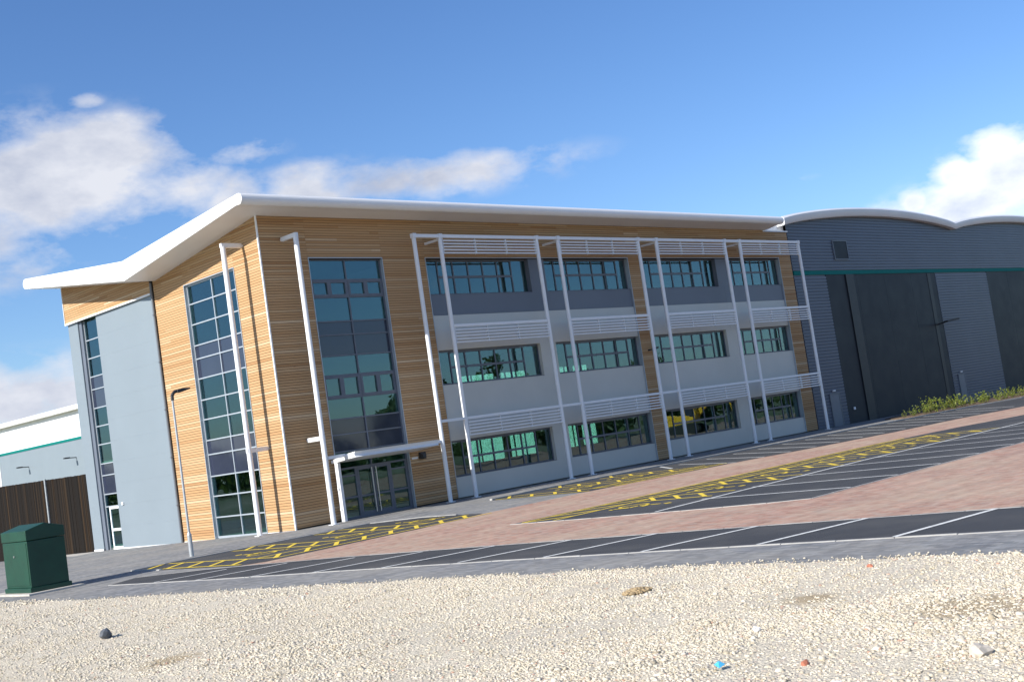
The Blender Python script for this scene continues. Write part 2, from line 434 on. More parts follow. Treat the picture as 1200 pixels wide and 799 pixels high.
# ------------------------------------------------------------------ ground and surfaces
def sheet(name, poly, z, mat, step=None, kind='structure', thick=None):
    """flat polygon laid z above the yard's fall"""
    mb = MB()
    n = len(poly)
    vs = [(x, y, gz(x, y) + z) for x, y in poly]
    if thick:
        vs2 = [(x, y, zz - thick) for x, y, zz in vs]
        mb.add(vs + vs2, [tuple(range(n))] + [(i, (i + 1) % n, (i + 1) % n + n, i + n) for i in range(n)])
    else:
        mb.add(vs, [tuple(range(n))])
    o = mb.build(name, mat)
    import bmesh
    bm = bmesh.new(); bm.from_mesh(o.data); bmesh.ops.triangulate(bm, faces=bm.faces)
    for f in bm.faces:
        if f.normal.z < 0 and abs(f.normal.z) > 0.5: f.normal_flip()
    bm.to_mesh(o.data); bm.free()
    if kind: o['kind'] = kind
    return o

mb = MB()
gx = [-3000, -600, -150, -60, -20, 0, 40, 100, 200, 600, 3000]; gy = [-3000, -600, -150, -60, -20, 0, 30, 60, 120, 600, 3000]
vs = [(x, y, gz(x, y) - 0.07) for y in gy for x in gx]
nx = len(gx)
mb.add(vs, [(j * nx + i, j * nx + i + 1, (j + 1) * nx + i + 1, (j + 1) * nx + i) for j in range(len(gy) - 1) for i in range(nx - 1)])
mb.build('ground', 'ground', kind='structure')

GE = [(-14.6, 8.0), (-14.35, 0.0), (-14.3, -4.0), (-14.1, -11.4), (-13.3, -17.0), (-12.75, -22.0), (-12.35, -26.5), (-12.15, -31.0), (-12.05, -35.0), (-11.7, -60.0)]
def gravel_edge(y):
    for (x0, y0), (x1, y1) in zip(GE, GE[1:]):
        if y1 <= y <= y0:
            return x0 + (x1 - x0) * (y0 - y) / (y0 - y1)
    return GE[0][0] if y > GE[0][1] else GE[-1][0]

# grey block paving under everything on the site
pv = MB()
ys = [-60, -30, -10, 0, 10, 20, 30, 45, 60]
xs = [-14.0, 0.0, 20, 40.0, 110.0]
def pvx(i, y): return (gravel_edge(min(y, 8)) - 0.15) if i == 0 else xs[i]
vs = [(pvx(i, y), y, gz(0, y)) for y in ys for i in range(len(xs))]
k = len(xs)
pv.add(vs, [(j * k + i, j * k + i + 1, (j + 1) * k + i + 1, (j + 1) * k + i) for j in range(len(ys) - 1) for i in range(k - 1)])
pv.build('paving', 'grey_blocks', kind='structure')

NEAR_A = [(-11.95, -8.3), (-11.86, -9.7), (-11.6, -13.2), (-11.07, -17.56), (-10.62, -22.0), (-10.28, -26.5), (-9.92, -32.5), (-9.3, -60)]
NEAR_B = [(-6.0, -60), (-7.09, -31.3), (-7.7, -24.6), (-8.2, -19.6), (-8.75, -14.5), (-9.30, -11.6), (-9.75, -9.7), (-10.7, -7.5)]
sheet('red_road', [(-9.45, -10.62)] + [(x, y) for x, y in NEAR_B[::-1][2:]] + [(110, -60), (110, -15.5), (60, -14.2), (37, -13.25), (31, -12.4), (25, -12.3), (19, -11.6), (13.7, -10.7), (9, -10.36), (5.8, -10.05), (0.4, -10.2), (-3, -10.9), (-8.8, -11.15)], 0.004, 'red_blocks')
sheet('near_parking_asphalt', NEAR_A + NEAR_B, 0.008, 'asphalt')
PATCH = [(-9.25, -4.45), (-7.0, -4.3), (-4.4, -4.35), (-2.4, -4.4), (0.2, -4.35), (0.9, -6.4), (0.75, -8.5), (0.43, -10.13), (-3.0, -10.9), (-6.0, -10.98), (-8.8, -11.1), (-9.35, -10.6), (-9.4, -6.5)]
sheet('entrance_parking_asphalt', PATCH, 0.008, 'asphalt')
FAR_K = [(6.0, -4.75), (9.8, -4.4), (14.7, -4.45), (18.6, -4.55), (28.3, -5.2), (32.5, -5.5), (40.6, -5.85), (47.6, -6.1), (52, -7.1), (80, -9.5), (110, -11)]
FAR_N = [(110, -15.5), (60, -14.2), (37, -13.25), (31, -12.4), (25, -12.3), (19, -11.6), (13.7, -10.7), (9, -10.36), (5.85, -10.05)]
sheet('far_parking_asphalt', FAR_K + FAR_N, 0.009, 'asphalt')
ISL = [(-3.8, -15.68), (-1.0, -15.78), (3.8, -15.9), (12.4, -15.8), (16.6, -15.75), (22.7, -16.4), (27, -17.3), (45, -18.6), (110, -20.5), (110, -27), (45, -25.4), (20, -24.75), (-2.95, -24.72), (-3.25, -23.7), (-3.55, -21.4), (-3.75, -17.7)]
sheet('middle_parking_asphalt', ISL, 0.009, 'asphalt')

# flush edging stones and the kerb along the office footpath
kb = MB()
def edging(pts, w=0.12, h=0.03, z0=-0.05):
    for (x0, y0), (x1, y1) in zip(pts, pts[1:]):
        p = Vector((x0, y0, 0)); q = Vector((x1, y1, 0)); L = (q - p).length; d = (q - p) / L
        n = max(1, int(L / 0.91)); a = Vector((-d.y, d.x, 0)) * w / 2
        for i in range(n):
            s = p + d * (L * i / n + 0.008); e = p + d * (L * (i + 1) / n - 0.008)
            hh = h + random.uniform(-0.003, 0.003)
            vs = [s - a, e - a, e + a, s + a]
            kb.add([(v.x, v.y, z0) for v in vs] + [(v.x, v.y, hh) for v in vs],
                   [(4, 5, 6, 7), (0, 1, 5, 4), (1, 2, 6, 5), (2, 3, 7, 6), (3, 0, 4, 7)])
edging(NEAR_A, 0.06, 0.014); edging(NEAR_B, 0.06, 0.014)
edging([PATCH[-1]] + PATCH[:7], 0.10, 0.03)
edging(FAR_K, 0.13, 0.07)
edging(ISL[-6:] + ISL[:1], 0.06, 0.015)
edging([(45, -25.4), (20, -24.75), (-2.95, -24.72)], 0.07, 0.015)
kb.build('kerb', 'kerb', kind='structure')

wl = MB(); yl = MB()
def line(mb, p, q, w=0.1, z=0.0135):
    p = Vector((p[0], p[1], 0)); q = Vector((q[0], q[1], 0)); d = (q - p).normalized(); a = Vector((-d.y, d.x, 0)) * w / 2
    mb.add([(v.x, v.y, z) for v in (p - a, q - a, q + a, p + a)], [(0, 1, 2, 3)])
for p, q in [((-11.75, -10.4), (-9.95, -11.0)), ((-11.66, -12.31), (-9.35, -12.95)), ((-11.5, -14.45), (-9.0, -15.38)), ((-11.2, -16.6), (-8.6, -17.5)), ((-10.97, -18.81), (-8.26, -19.64)), ((-10.64, -20.99), (-7.98, -21.78)),
             ((-10.46, -23.27), (-7.78, -23.99)), ((-10.31, -25.61), (-7.55, -26.31)), ((-10.11, -28.0), (-7.34, -28.56)), ((-9.98, -30.46), (-7.12, -30.88)), ((-9.82, -32.9), (-6.98, -33.2)), ((-9.7, -35.3), (-6.9, -35.5))]:
    line(wl, p, q, 0.11)
line(wl, (-3.35, -20.45), (8, -20.0), 0.12); line(wl, (8, -20.0), (21, -20.05), 0.12); line(wl, (21, -20.05), (60, -21.2), 0.12)
for k in range(16):
    x = -0.9 + 2.42 * k
    line(wl, (x, -20.1), (x - 0.1, -24.62), 0.11, 0.0145)
for k in range(14):
    line(wl, (17.0 + 2.08 * k, -5.75 - 0.05 * k), (13.96 + 1.88 * k, -11.0 - 0.10 * k), 0.10, 0.0145)
line(wl, (14.6, -7.2), (16.9, -4.75), 0.12)
W1 = wl.build('white_road_markings', 'white_line', kind='structure')

def hatch_x(x0, x1, y0, y1, n, z=0.0145):
    """side safety strip beside a bay: two lines with diagonal bars"""
    line(yl, (x0, y0), (x0, y1), 0.11, z); line(yl, (x1, y0), (x1, y1), 0.11, z)
    for i in range(n):
        y = y0 + (y1 - y0) * (i + 0.75) / (n)
        line(yl, (x0, y - 0.45), (x1, y + 0.55), 0.13, z + 0.001)
def hatch_y(x0, x1, y0, y1, n, z=0.0145, flip=1):
    line(yl, (x0, y0), (x1, y0), 0.11, z); line(yl, (x0, y1), (x1, y1), 0.11, z)
    for i in range(n):
        x = x0 + (x1 - x0) * (i + 0.3) / n
        if flip > 0: line(yl, (x - 0.4, y0), (x + 0.5, y1), 0.14, z + 0.001)
        else: line(yl, (x + 0.5, y0), (x - 0.4, y1), 0.14, z + 0.001)
def wheelchair(cx, cy_, s, ang):
    c, n = math.cos(ang), math.sin(ang)
    T = lambda u, v: (cx + (u * c - v * n) * s, cy_ + (u * n + v * c) * s)
    pts = [T(0.42 * math.cos(t) - 0.05, 0.42 * math.sin(t) - 0.35) for t in [R(a) for a in range(100, 381, 20)]]
    for a, b in zip(pts, pts[1:]): line(yl, a, b, 0.10 * s, 0.0165)
    for a, b in [((-0.08, 0.62), (0.0, -0.12)), ((0.0, -0.12), (0.42, -0.14)), ((0.42, -0.14), (0.6, -0.62)), ((0.6, -0.62), (0.78, -0.56)), ((-0.06, 0.25), (0.32, 0.22))]:
        line(yl, T(*a), T(*b), 0.13 * s, 0.0165)
    line(yl, T(-0.14, 0.78), T(-0.02, 0.98), 0.2 * s, 0.0165)
# bays by the entrance
hatch_x(-9.2, -8.05, -10.5, -4.55, 5); hatch_x(-5.75, -4.75, -9.45, -4.6, 4); hatch_x(-2.45, -1.42, -9.45, -4.6, 4)
hatch_y(-8.05, 0.35, -10.62, -9.5, 8)
for x in (-6.9, -3.6, -0.5): wheelchair(x, -7.8, 1.0, R(0))
# bays in the far row
hatch_x(6.1, 7.15, -9.9, -4.9, 4); hatch_x(9.35, 10.4, -9.0, -4.7, 4); hatch_x(12.55, 13.6, -9.2, -4.8, 4)
hatch_y(7.15, 14.4, -10.25, -9.1, 7, flip=-1)
for x in (8.3, 11.5): wheelchair(x, -7.2, 1.0, R(0))
# bays on the north side of the middle island
hatch_y(-3.6, 18.6, -17.15, -15.98, 20, flip=-1)
for k in range(6):
    x = -0.15 + 3.55 * k
    hatch_x(x, x + 1.1, -19.9, -17.2, 3)
    wheelchair(x - 1.2, -18.4, 0.95, R(180))
yl.build('yellow_road_markings', 'yellow_line', kind='structure')

# planting bed by the warehouse
sheet('planting_bed', [(40.9, -4.0), (41.4, -5.5), (47.6, -5.85), (52, -6.9), (80, -9.2), (105, -10.6), (105, -2.0), (46, -1.4), (42.6, -2.4)], 0.05, 'soil', thick=0.12)

# gravel bed: lumpy sheet
gb = MB()
from mathutils import noise as mnoise
gys = np.linspace(-62, 14, 180); gus = np.linspace(0, 1, 110)
def gh(x, y):
    v = Vector((x * 0.35, y * 0.35, 0)); w2 = Vector((x * 1.7, y * 1.7, 3.1))
    return -0.02 + 0.055 * mnoise.noise(v) + 0.018 * mnoise.noise(w2)
def edge_wob(y): return 0.16 * mnoise.noise(Vector((y * 1.3, 0, 7))) + 0.10 * mnoise.noise(Vector((y * 4.1, 2, 7)))
vs = []
for y in gys:
    xe = gravel_edge(y) + edge_wob(y)
    for u in gus:
        x = xe - 60 * u * u - 2.0 * u
        h = gh(x, y)
        t = min(1, (xe - x) / 0.8)
        vs.append((x, y, gz(x, y) + (0.016 * (1 - t) + (0.03 + h) * t)))
k = len(gus)
gb.add(vs, [(j * k + i, j * k + i + 1, (j + 1) * k + i + 1, (j + 1) * k + i) for j in range(len(gys) - 1) for i in range(k - 1)])
gb.build('gravel_bed', 'gravel', kind='structure', smooth=True)

# ------------------------------------------------------------------ loose stones (nobody could count them)
def icosa():
    t = (1 + 5 ** 0.5) / 2
    v = np.array([(-1, t, 0), (1, t, 0), (-1, -t, 0), (1, -t, 0), (0, -1, t), (0, 1, t), (0, -1, -t), (0, 1, -t), (t, 0, -1), (t, 0, 1), (-t, 0, -1), (-t, 0, 1)], float)
    v /= np.linalg.norm(v[0])
    f = np.array([(0, 11, 5), (0, 5, 1), (0, 1, 7), (0, 7, 10), (0, 10, 11), (1, 5, 9), (5, 11, 4), (11, 10, 2), (10, 7, 6), (7, 1, 8), (3, 9, 4), (3, 4, 2), (3, 2, 6), (3, 6, 8), (3, 8, 9), (4, 9, 5), (2, 4, 11), (6, 2, 10), (8, 6, 7), (9, 8, 1)])
    return v, f
IV, IF = icosa()
def stones_mesh(P, S, name, mat='stones'):
    n = len(P)
    variants = np.stack([IV * (1 + rng.uniform(-0.28, 0.28, (12, 1))) for _ in range(12)])
    V = variants[rng.integers(0, 12, n)]
    sc = np.stack([rng.uniform(0.75, 1.35, n), rng.uniform(0.65, 1.1, n), rng.uniform(0.40, 0.78, n)], 1)
    V = V * sc[:, None, :]
    a = rng.uniform(0, 2 * np.pi, n); b = rng.normal(0, 0.35, n)
    ca, sa, cb, sb = np.cos(a), np.sin(a), np.cos(b), np.sin(b)
    x = V[..., 0] * ca[:, None] - V[..., 1] * sa[:, None]; y = V[..., 0] * sa[:, None] + V[..., 1] * ca[:, None]; z = V[..., 2]
    x, z = x * cb[:, None] + z * sb[:, None], -x * sb[:, None] + z * cb[:, None]
    V = np.stack([x, y, z], -1) * S[:, None, None] + P[:, None, :]
    F = IF[None] + (np.arange(n) * 12)[:, None, None]
    me = bpy.data.meshes.new(name)
    me.vertices.add(n * 12); me.vertices.foreach_set('co', V.astype(np.float32).ravel())
    me.loops.add(n * 60); me.loops.foreach_set('vertex_index', F.astype(np.int32).ravel())
    me.polygons.add(n * 20); me.polygons.foreach_set('loop_start', np.arange(0, n * 60, 3, dtype=np.int32))
    try: me.polygons.foreach_set('loop_total', np.full(n * 20, 3, np.int32))
    except Exception: pass
    me.update(calc_edges=True); me.validate()
    me.materials.append(M[mat])
    o = bpy.data.objects.new(name, me); col.objects.link(o)
    return o
pts = []; sizes = []
def scatter(r0, r1, dens, smin, smax, powr):
    area = 0.5 * (R(76) - R(14)) * (r1 ** 2 - r0 ** 2); n = int(area * dens)
    r = np.sqrt(rng.uniform(r0 ** 2, r1 ** 2, n)); a = rng.uniform(R(14), R(76), n)
    X = CAM.x + r * np.sin(a); Y = CAM.y + r * np.cos(a)
    s = smin + (smax - smin) * rng.random(n) ** powr
    for x, y, ss in zip(X, Y, s):
        xe = gravel_edge(y) + edge_wob(y)
        if x > xe + 0.05 + (0.35 * random.random() ** 3): continue
        if y > 12: continue
        pn = mnoise.noise(Vector((x * 0.42, y * 0.42, 20)))
        if pn < 0.05 and random.random() < min(0.70, (0.05 - pn) * 2.6): continue
        sd_ = min(math.hypot(x - a_, y - b_) / r_0 for a_, b_, r_0 in STAINS)
        if sd_ < 0.8 and random.random() < 0.72 * (1 - sd_ * 0.6): continue
        big = 1.0 + 0.35 * max(0, mnoise.noise(Vector((x * 0.3, y * 0.3, 40))))
        t = max(0.0, min(1, (xe - x) / 0.8))
        z = gz(x, y) + 0.016 * (1 - t) + (0.03 + gh(x, y)) * t + ss * 0.06 * big
        pts.append((x, y, z)); sizes.append(ss * big)
scatter(6.0, 15.0, 1500, 0.007, 0.025, 2.3)
scatter(15.0, 24.0, 700, 0.009, 0.025, 2.0)
scatter(24.0, 44.0, 190, 0.012, 0.030, 1.8)
scatter(7.0, 13.0, 34, 0.018, 0.052, 2.4)
scatter(14.0, 36.0, 2, 0.025, 0.05, 2.4)
g = stones_mesh(np.array(pts), np.array(sizes), 'gravel'); g['kind'] = 'stuff'

# ------------------------------------------------------------------ single stones and litter
def rock(name, label, cat, x, y, s, mat, sc=(1, 1, 0.7), rz=0.3, group=None, seed=0, sub=2, z=0.0):
    import bmesh
    bm = bmesh.new(); bmesh.ops.create_icosphere(bm, subdivisions=sub, radius=1)
    for v in bm.verts:
        n = mnoise.noise(v.co * 1.1 + Vector((seed * 7.1, 0, 0))) * 0.45 + mnoise.noise(v.co * 3 + Vector((0, seed, 0))) * 0.14
        v.co = v.co * (1 + n)
        v.co = Vector((v.co.x * sc[0], v.co.y * sc[1], v.co.z * sc[2])) * s
    me = bpy.data.meshes.new(name); bm.to_mesh(me); bm.free(); me.materials.append(M[mat])
    o = bpy.data.objects.new(name, me); col.objects.link(o)
    o.location = (x, y, gh(x, y) + 0.03 + s * sc[2] * 0.45 + z); o.rotation_euler = (0, 0, rz)
    tag(o, label, cat, group); return o
rock('rock', 'dark grey lump of stone lying alone on the gravel below the green cabinet', 'rock', -17.77, -19.76, 0.14, 'dark_stone', (1.15, 0.7, 0.95), 0.9, seed=3)
rock('rock', 'large angular buff rock, the biggest of the pale stones on the gravel', 'rock', -17.58, -35.22, 0.11, 'pink_stone', (1.1, 0.8, 0.6), 0.4, seed=5, sub=2)
rock('rock', 'bright white flattish stone, the whitest and smoothest on the gravel', 'rock', -18.75, -34.5, 0.085, 'white_stone', (1.2, 1, 0.5), 0.2, seed=8, sub=3)
rock('rock', 'small white block of stone on the gravel a little above the blue scrap', 'rock', -16.75, -32.4, 0.045, 'white_stone', (1.2, 0.9, 0.8), 0.7, seed=9)
rock('brick_fragment', 'broken red brick piece half buried in the gravel not far from the blue plastic scrap', 'brick', -18.0, -33.75, 0.045, 'red_brick', (1.0, 0.8, 0.8), 0.2, seed=12)
rock('brick_fragment', 'flat broken red brick lying at the edge of the grey paving strip', 'brick', -12.85, -31.6, 0.04, 'red_brick', (1.2, 0.8, 0.7), 1.2, seed=14)
cx_, cy_ = -14.3, -28.75
pp = np.stack([rng.normal(0, 0.16, 260), rng.normal(0, 0.11, 260)], 1); rr_ = np.hypot(pp[:, 0] / 0.16, pp[:, 1] / 0.11)
f_ = np.minimum(1, 1.5 / np.maximum(rr_, 1e-6)) ** 1.3; pp = pp * f_[:, None]; rr_ = rr_ * f_
P_ = np.stack([pp[:, 0], pp[:, 1], 0.055 * np.exp(-rr_ ** 2 / 1.6)], 1)
dc = stones_mesh(P_, rng.uniform(0.018, 0.036, 260), 'soil_heap', 'dirt'); dc.location = (cx_, cy_, gh(cx_, cy_) + 0.035)
tag(dc, 'small low heap of loose brown soil on the pale gravel near the paving strip', 'soil heap')
sc_ = MB(); sc_.add([(-.07, -.05, 0.02), (.06, -.06, 0.05), (.08, .05, 0.09), (0.0, .06, .05), (-.06, .04, .07), (0, 0, .11)], [(0, 1, 5), (1, 2, 5), (2, 3, 5), (3, 4, 5), (4, 0, 5)])
o = sc_.build('plastic_scrap', 'blue_plastic'); o.scale = (0.7, 0.7, 0.6); o.location = (-18.35, -33.05, 0.03); o.modifiers.new('thick', 'SOLIDIFY').thickness = 0.006
tag(o, 'crumpled scrap of bright blue plastic lying on the gravel', 'litter')

# ------------------------------------------------------------------ office building
OFF = thing('office_building', 'three-storey office block clad in timber boards and grey panels under a white butterfly roof', 'building')
def boards(rects, face, clip=None, pitch=0.108, gap=0.016, depth=0.03, d0=0.0):
    """rects of (u0,u1,z0,z1); face 'front' (u=x) or 'side' (u=y); outer face at d0, boards depth inward"""
    mb = MB(); r2 = random.Random(3)
    for u0, u1, z0, z1 in rects:
        i0 = int(math.floor(z0 / pitch)); i1 = int(math.ceil(z1 / pitch))
        for i in range(i0, i1):
            a = max(z0, i * pitch + gap / 2); b = min(z1, (i + 1) * pitch - gap / 2)
            if b - a < 0.012: continue
            lo, hi = u0, u1
            if clip:
                lo, hi = clip(lo, hi, 0.5 * (a + b))
                if hi - lo < 0.05: continue
            u = lo
            while u < hi - 1e-4:
                e = min(hi, u + r2.uniform(1.6, 4.8))
                if hi - e < 0.4: e = hi
                j = r2.uniform(-0.002, 0.002)
                if face == 'front': mb.box(u + 0.002, e - 0.002, d0 + j, d0 + depth, a, b)
                else: mb.box(d0 + j, d0 + depth, u + 0.002, e - 0.002, a, b)
                u = e
    return mb
ZW = 10.72
front = [(0.03, 2.28, 0.06, 12.5), (6.16, 8.62, 0.06, 12.5), (2.28, 6.16, ZW + 0.03, 12.5), (8.62, 22.82, ZW + 0.03, 12.5),
         (22.82, 24.03, 0.06, 12.5), (24.03, 36.4, ZW + 0.03, 12.5), (36.4, 37.42, ZW + 0.03, 12.33), (37.42, 38.75, 0.06, 12.33)]
boards(front, 'front').build('timber_cladding', 'timber', OFF)
SOF = lambda y: (12.44 - 0.126 * y) if y < 8.2 else 11.4 + 0.148 * (y - 8.2)
def clip_side(lo, hi, z): return lo, min(hi, (12.44 + 0.12 - z) / 0.126)
boards([(0.03, 1.93, 0.0, 12.5), (5.89, 8.42, -0.08, 12.5), (1.93, 5.89, ZW + 0.03, 12.5)], 'side', clip_side).build('timber_cladding', 'timber', OFF)
def clip_rear(lo, hi, z): return max(lo, (z - 11.4 - 0.12) / 0.148 + 8.2), hi
mbr = boards([(8.56, 16.92, 10.92, 12.75)], 'side', clip_rear, d0=-0.10, depth=0.03)
mbr.build('timber_cladding', 'timber', OFF)
# wall core behind the boards
c = MB()
for u0, u1, z0, z1 in front: c.box(u0, u1, 0.032, 0.25, z0 - 0.06, min(z1, 12.4))
for u0, u1, z0, z1 in [(0.252, 1.93, -0.3, 12.2), (5.89, 8.42, -0.3, 11.5), (1.93, 5.89, ZW + 0.03, 11.75)]: c.box(0.032, 0.25, u0, u1, z0, z1)
c.box(-0.068, 0.0, 8.56, 16.9, 10.92, 11.45)
c.prism([(8.56, 11.44), (16.9, 11.44), (16.9, 12.7), (8.56, 11.46)], 'x', -0.066, 0.25)
c.box(0.02, 0.25, 8.42, 8.56, -0.3, 11.5)
c.build('wall_core', 'membrane', OFF)
# light metal corner and base trims
t = MB()
t.box(-0.03, 0.03, -0.03, 0.03, 0, 12.45)
t.box(-0.012, 0.03, 0.03, 1.93, -0.06, 0.0); t.box(-0.012, 0.03, 5.9, 8.42, -0.2, -0.08)
t.box(-0.015, 0.03, 8.6, 14.0, -0.32, -0.12); t.box(-0.015, 0.03, 15.95, 16.9, -0.32, -0.12)
t.build('metal_trim', 'white_paint', OFF); t = MB()
t.box(-0.135, -0.02, 8.56, 16.96, 10.84, 10.915)
t.box(-0.135, 0.06, 16.925, 16.96, 10.915, 12.70)
t.build('metal_trim', 'white_paint', OFF)
# parapet capping where the wall runs on past the roof
t = MB(); t.box(36.1, 38.86, -0.06, 0.30, 12.335, 12.42); t.build('parapet_capping', 'white_paint', OFF, bevel=0.01)
t = MB(); t.tube((0.0 - 0.07, 8.49, -0.12), (-0.07, 8.49, 11.36), 0.055); 
for z in (1.5, 3.6, 5.7, 7.8, 9.9): t.box(-0.135, 0.02, 8.43, 8.55, z, z + 0.05)
t.build('downpipe', 'pipe_grey', OFF, smooth=True)
# side wall: pale panel with the stair slot
p = MB()
z = -0.12
while z < 10.83:
    e_ = min(10.84, z + 0.997)
    p.box(0.0, 0.25, 8.56, 14.0, z, e_); p.box(0.0, 0.25, 15.9, 16.9, z, e_); z += 0.9985
p.build('grey_panel', 'pale_panel', OFF)
# front: grey and dark panels
GR = [(8.64, 15.28, 16.38, 22.8), (24.05, 30.78, 31.86, 37.4)]
ROWS = [(0.96, 2.55), (5.04, 6.58), (9.08, ZW)]
p = MB(); dk = MB()
for a, b, c2, d in GR:
    for x0, x1 in ((a, 15.83 if a < 20 else 31.3), (15.838 if a < 20 else 31.308, d)):
        p.box(x0, x1, 0.06, 0.36, 0.05, 0.96); p.box(x0, x1, 0.06, 0.36, 2.55, 5.04); p.box(x0, x1, 0.06, 0.36, 6.58, 8.135)
        dk.box(x0, x1, 0.06, 0.36, 8.145, 9.08)
    for z0, z1 in ROWS[:2]: p.box(b, c2, 0.06, 0.36, z0, z1)
    dk.box(b, c2, 0.06, 0.36, 9.08, ZW)
p.build('grey_panel', 'grey_panel', OFF)
dk.build('dark_panel', 'dark_panel', OFF)
e = MB()
for a, b, c2, d in GR:
    e.box(a - 0.03, a, -0.02, 0.30, 0.05, ZW); e.box(d, d + 0.03, -0.02, 0.30, 0.05, ZW); e.box(a - 0.03, d + 0.03, -0.02, 0.36, ZW, ZW + 0.03)
e.box(2.27, 2.30, -0.025, 0.30, 0.0, ZW); e.box(6.14, 6.17, -0.025, 0.30, 0.0, ZW); e.box(2.27, 6.17, -0.025, 0.30, ZW, ZW + 0.035)
e.box(-0.03, 0.3, 1.93, 1.965, -0.03, ZW); e.box(-0.03, 0.3, 5.855, 5.89, -0.08, ZW); e.box(-0.03, 0.3, 1.93, 5.89, ZW, ZW + 0.035)
e.build('window_surround', 'silver_frame', OFF)

class FM(MB):
    """MB in facade coordinates: u along the wall, d inward, z up"""
    def __init__(s, face): super().__init__(); s.face = face
    def fb(s, u0, u1, d0, d1, z0, z1):
        return s.box(u0, u1, d0, d1, z0, z1) if s.face == 'front' else s.box(d0, d1, u0, u1, z0, z1)

def strip_window(x0, x1, z0, z1, xs, d=0.24, odd=None):
    f = FM('front'); w_ = 0.055; zm = 0.5 * (z0 + z1) - 0.02
    f.fb(x0, x1, d, d + 0.09, z0, z0 + 0.06); f.fb(x0, x1, d, d + 0.09, z1 - 0.09, z1)
    f.fb(x0, x0 + w_, d, d + 0.09, z0 + 0.06, z1 - 0.09); f.fb(x1 - w_, x1, d, d + 0.09, z0 + 0.06, z1 - 0.09)
    for x in xs: f.fb(x - w_ / 2, x + w_ / 2, d + 0.002, d + 0.085, z0 + 0.06, z1 - 0.09)
    ed = [x0 + w_ / 2] + list(xs) + [x1 - w_ / 2]
    for a, b in list(zip(ed, ed[1:]))[1:-1]:
        f.fb(a + w_ / 2, b - w_ / 2, d + 0.002, d + 0.085, zm - 0.03, zm + 0.03)
        # opening sashes above the transom
        f.fb(a + w_ / 2, b - w_ / 2, d - 0.012, d, zm + 0.03, zm + 0.07); f.fb(a + w_ / 2, b - w_ / 2, d - 0.012, d, z1 - 0.13, z1 - 0.09)
    f.fb(x0, x1, 0.05, d, z0 - 0.015, z0)                       # sill
    o = f.build('window', 'dark_frame', OFF)
    gl = FM('front'); gl.fb(x0 + 0.02, x1 - 0.02, d + 0.04, d + 0.05, z0 + 0.03, z1 - 0.05)
    gl.build('glass', 'glass', o)
    return o
for gi, (a, b, c2, d) in enumerate(GR):
    for z0, z1 in ROWS:
        n1_ = [a + 0.86 + 0.945 * i for i in range(6)]; n1_ = [x for x in n1_ if x < b - 0.4]
        strip_window(a, b, z0, z1, n1_)
        n2_ = [c2 + 0.86 + 0.96 * i for i in range(6)]; n2_ = [x for x in n2_ if x < d - 0.4]
        strip_window(c2, d, z0, z1, n2_)

# entrance glazing
ET = [9.84, 9.11, 8.10, 7.54, 6.68, 5.87, 4.93, 4.08, 3.45, 2.75]
f = FM('front'); D = 0.14; x0, x1, xm = 2.30, 6.14, 4.22
f.fb(x0, x0 + 0.06, D, D + 0.1, 0, ZW); f.fb(x1 - 0.06, x1, D, D + 0.1, 0, ZW); f.fb(x0 + 0.06, x1 - 0.06, D, D + 0.1, ZW - 0.07, ZW)
f.fb(xm - 0.03, xm + 0.03, D, D + 0.1, 2.75, ZW - 0.07)
for z in ET:
    f.fb(x0 + 0.06, xm - 0.03, D + 0.003, D + 0.1, z - 0.028, z + 0.028); f.fb(xm + 0.03, x1 - 0.06, D + 0.003, D + 0.1, z - 0.028, z + 0.028)
for zb, zt in ((9.11, 9.84), (4.93, 5.87)):                     # opening vents in pairs
    for a, b in ((x0 + 0.06, (x0 + xm) / 2), ((x0 + xm) / 2, xm - 0.03), (xm + 0.03, (xm + x1) / 2), ((xm + x1) / 2, x1 - 0.06)):
        for q in ((a, a + 0.10, zb + 0.121, zt - 0.121), (b - 0.10, b, zb + 0.121, zt - 0.121), (a, b, zb + 0.028, zb + 0.12), (a, b, zt - 0.12, zt - 0.028)):
            f.fb(q[0] + 0.001, q[1] - 0.001, D - 0.015, D + 0.06, q[2], q[3])
eg = f.build('entrance_glazing', 'dark_frame', OFF)
gl = FM('front'); sp_ = FM('front')
def pane(zb, zt, dark):
    for a, b in ((x0 + 0.03, xm - 0.01), (xm + 0.01, x1 - 0.03)):
        (sp_ if dark else gl).fb(a, b, D + 0.05, D + 0.062, zb + 0.01, zt - 0.01)
for zb, zt, dark in ((8.10, ZW - 0.03, False), (6.68, 8.10, True), (4.08, 6.68, False), (2.75, 4.08, True)):
    gl = FM('front'); sp_ = FM('front'); pane(zb, zt, dark)
    (sp_ if dark else gl).build('spandrel' if dark else 'glass', 'spandrel' if dark else 'glass', eg)
# ground-floor screen and doors
f = FM('front'); 
f.fb(x0 + 0.06, x1 - 0.06, D + 0.005, D + 0.1, 2.02, 2.10); f.fb(x0 + 0.06, x1 - 0.06, D + 0.005, D + 0.1, 0.0, 0.10)
for x in (x0 + 0.10, 3.36, 5.16, x1 - 0.10): f.fb(x - 0.05, x + 0.05, D + 0.002, D + 0.1, 0.10, 2.02)
f.fb(xm - 0.03, xm + 0.03, D, D + 0.1, 2.10, 2.75)
for a, b in ((x0 + 0.15, 3.31), (5.21, x1 - 0.15)):
    for z in (0.88, 1.76): f.fb(a, b, D + 0.01, D + 0.09, z - 0.035, z + 0.035)
es = f.build('entrance_screen', 'dark_frame', OFF)
for q in ((x0 + 0.07, 3.33, 0.08, 2.74), (5.19, x1 - 0.07, 0.08, 2.74), (3.34, 5.18, 2.05, 2.74)):
    gl = FM('front'); gl.fb(q[0], q[1], D + 0.05, D + 0.06, q[2], q[3]); gl.build('glass', 'glass', es)
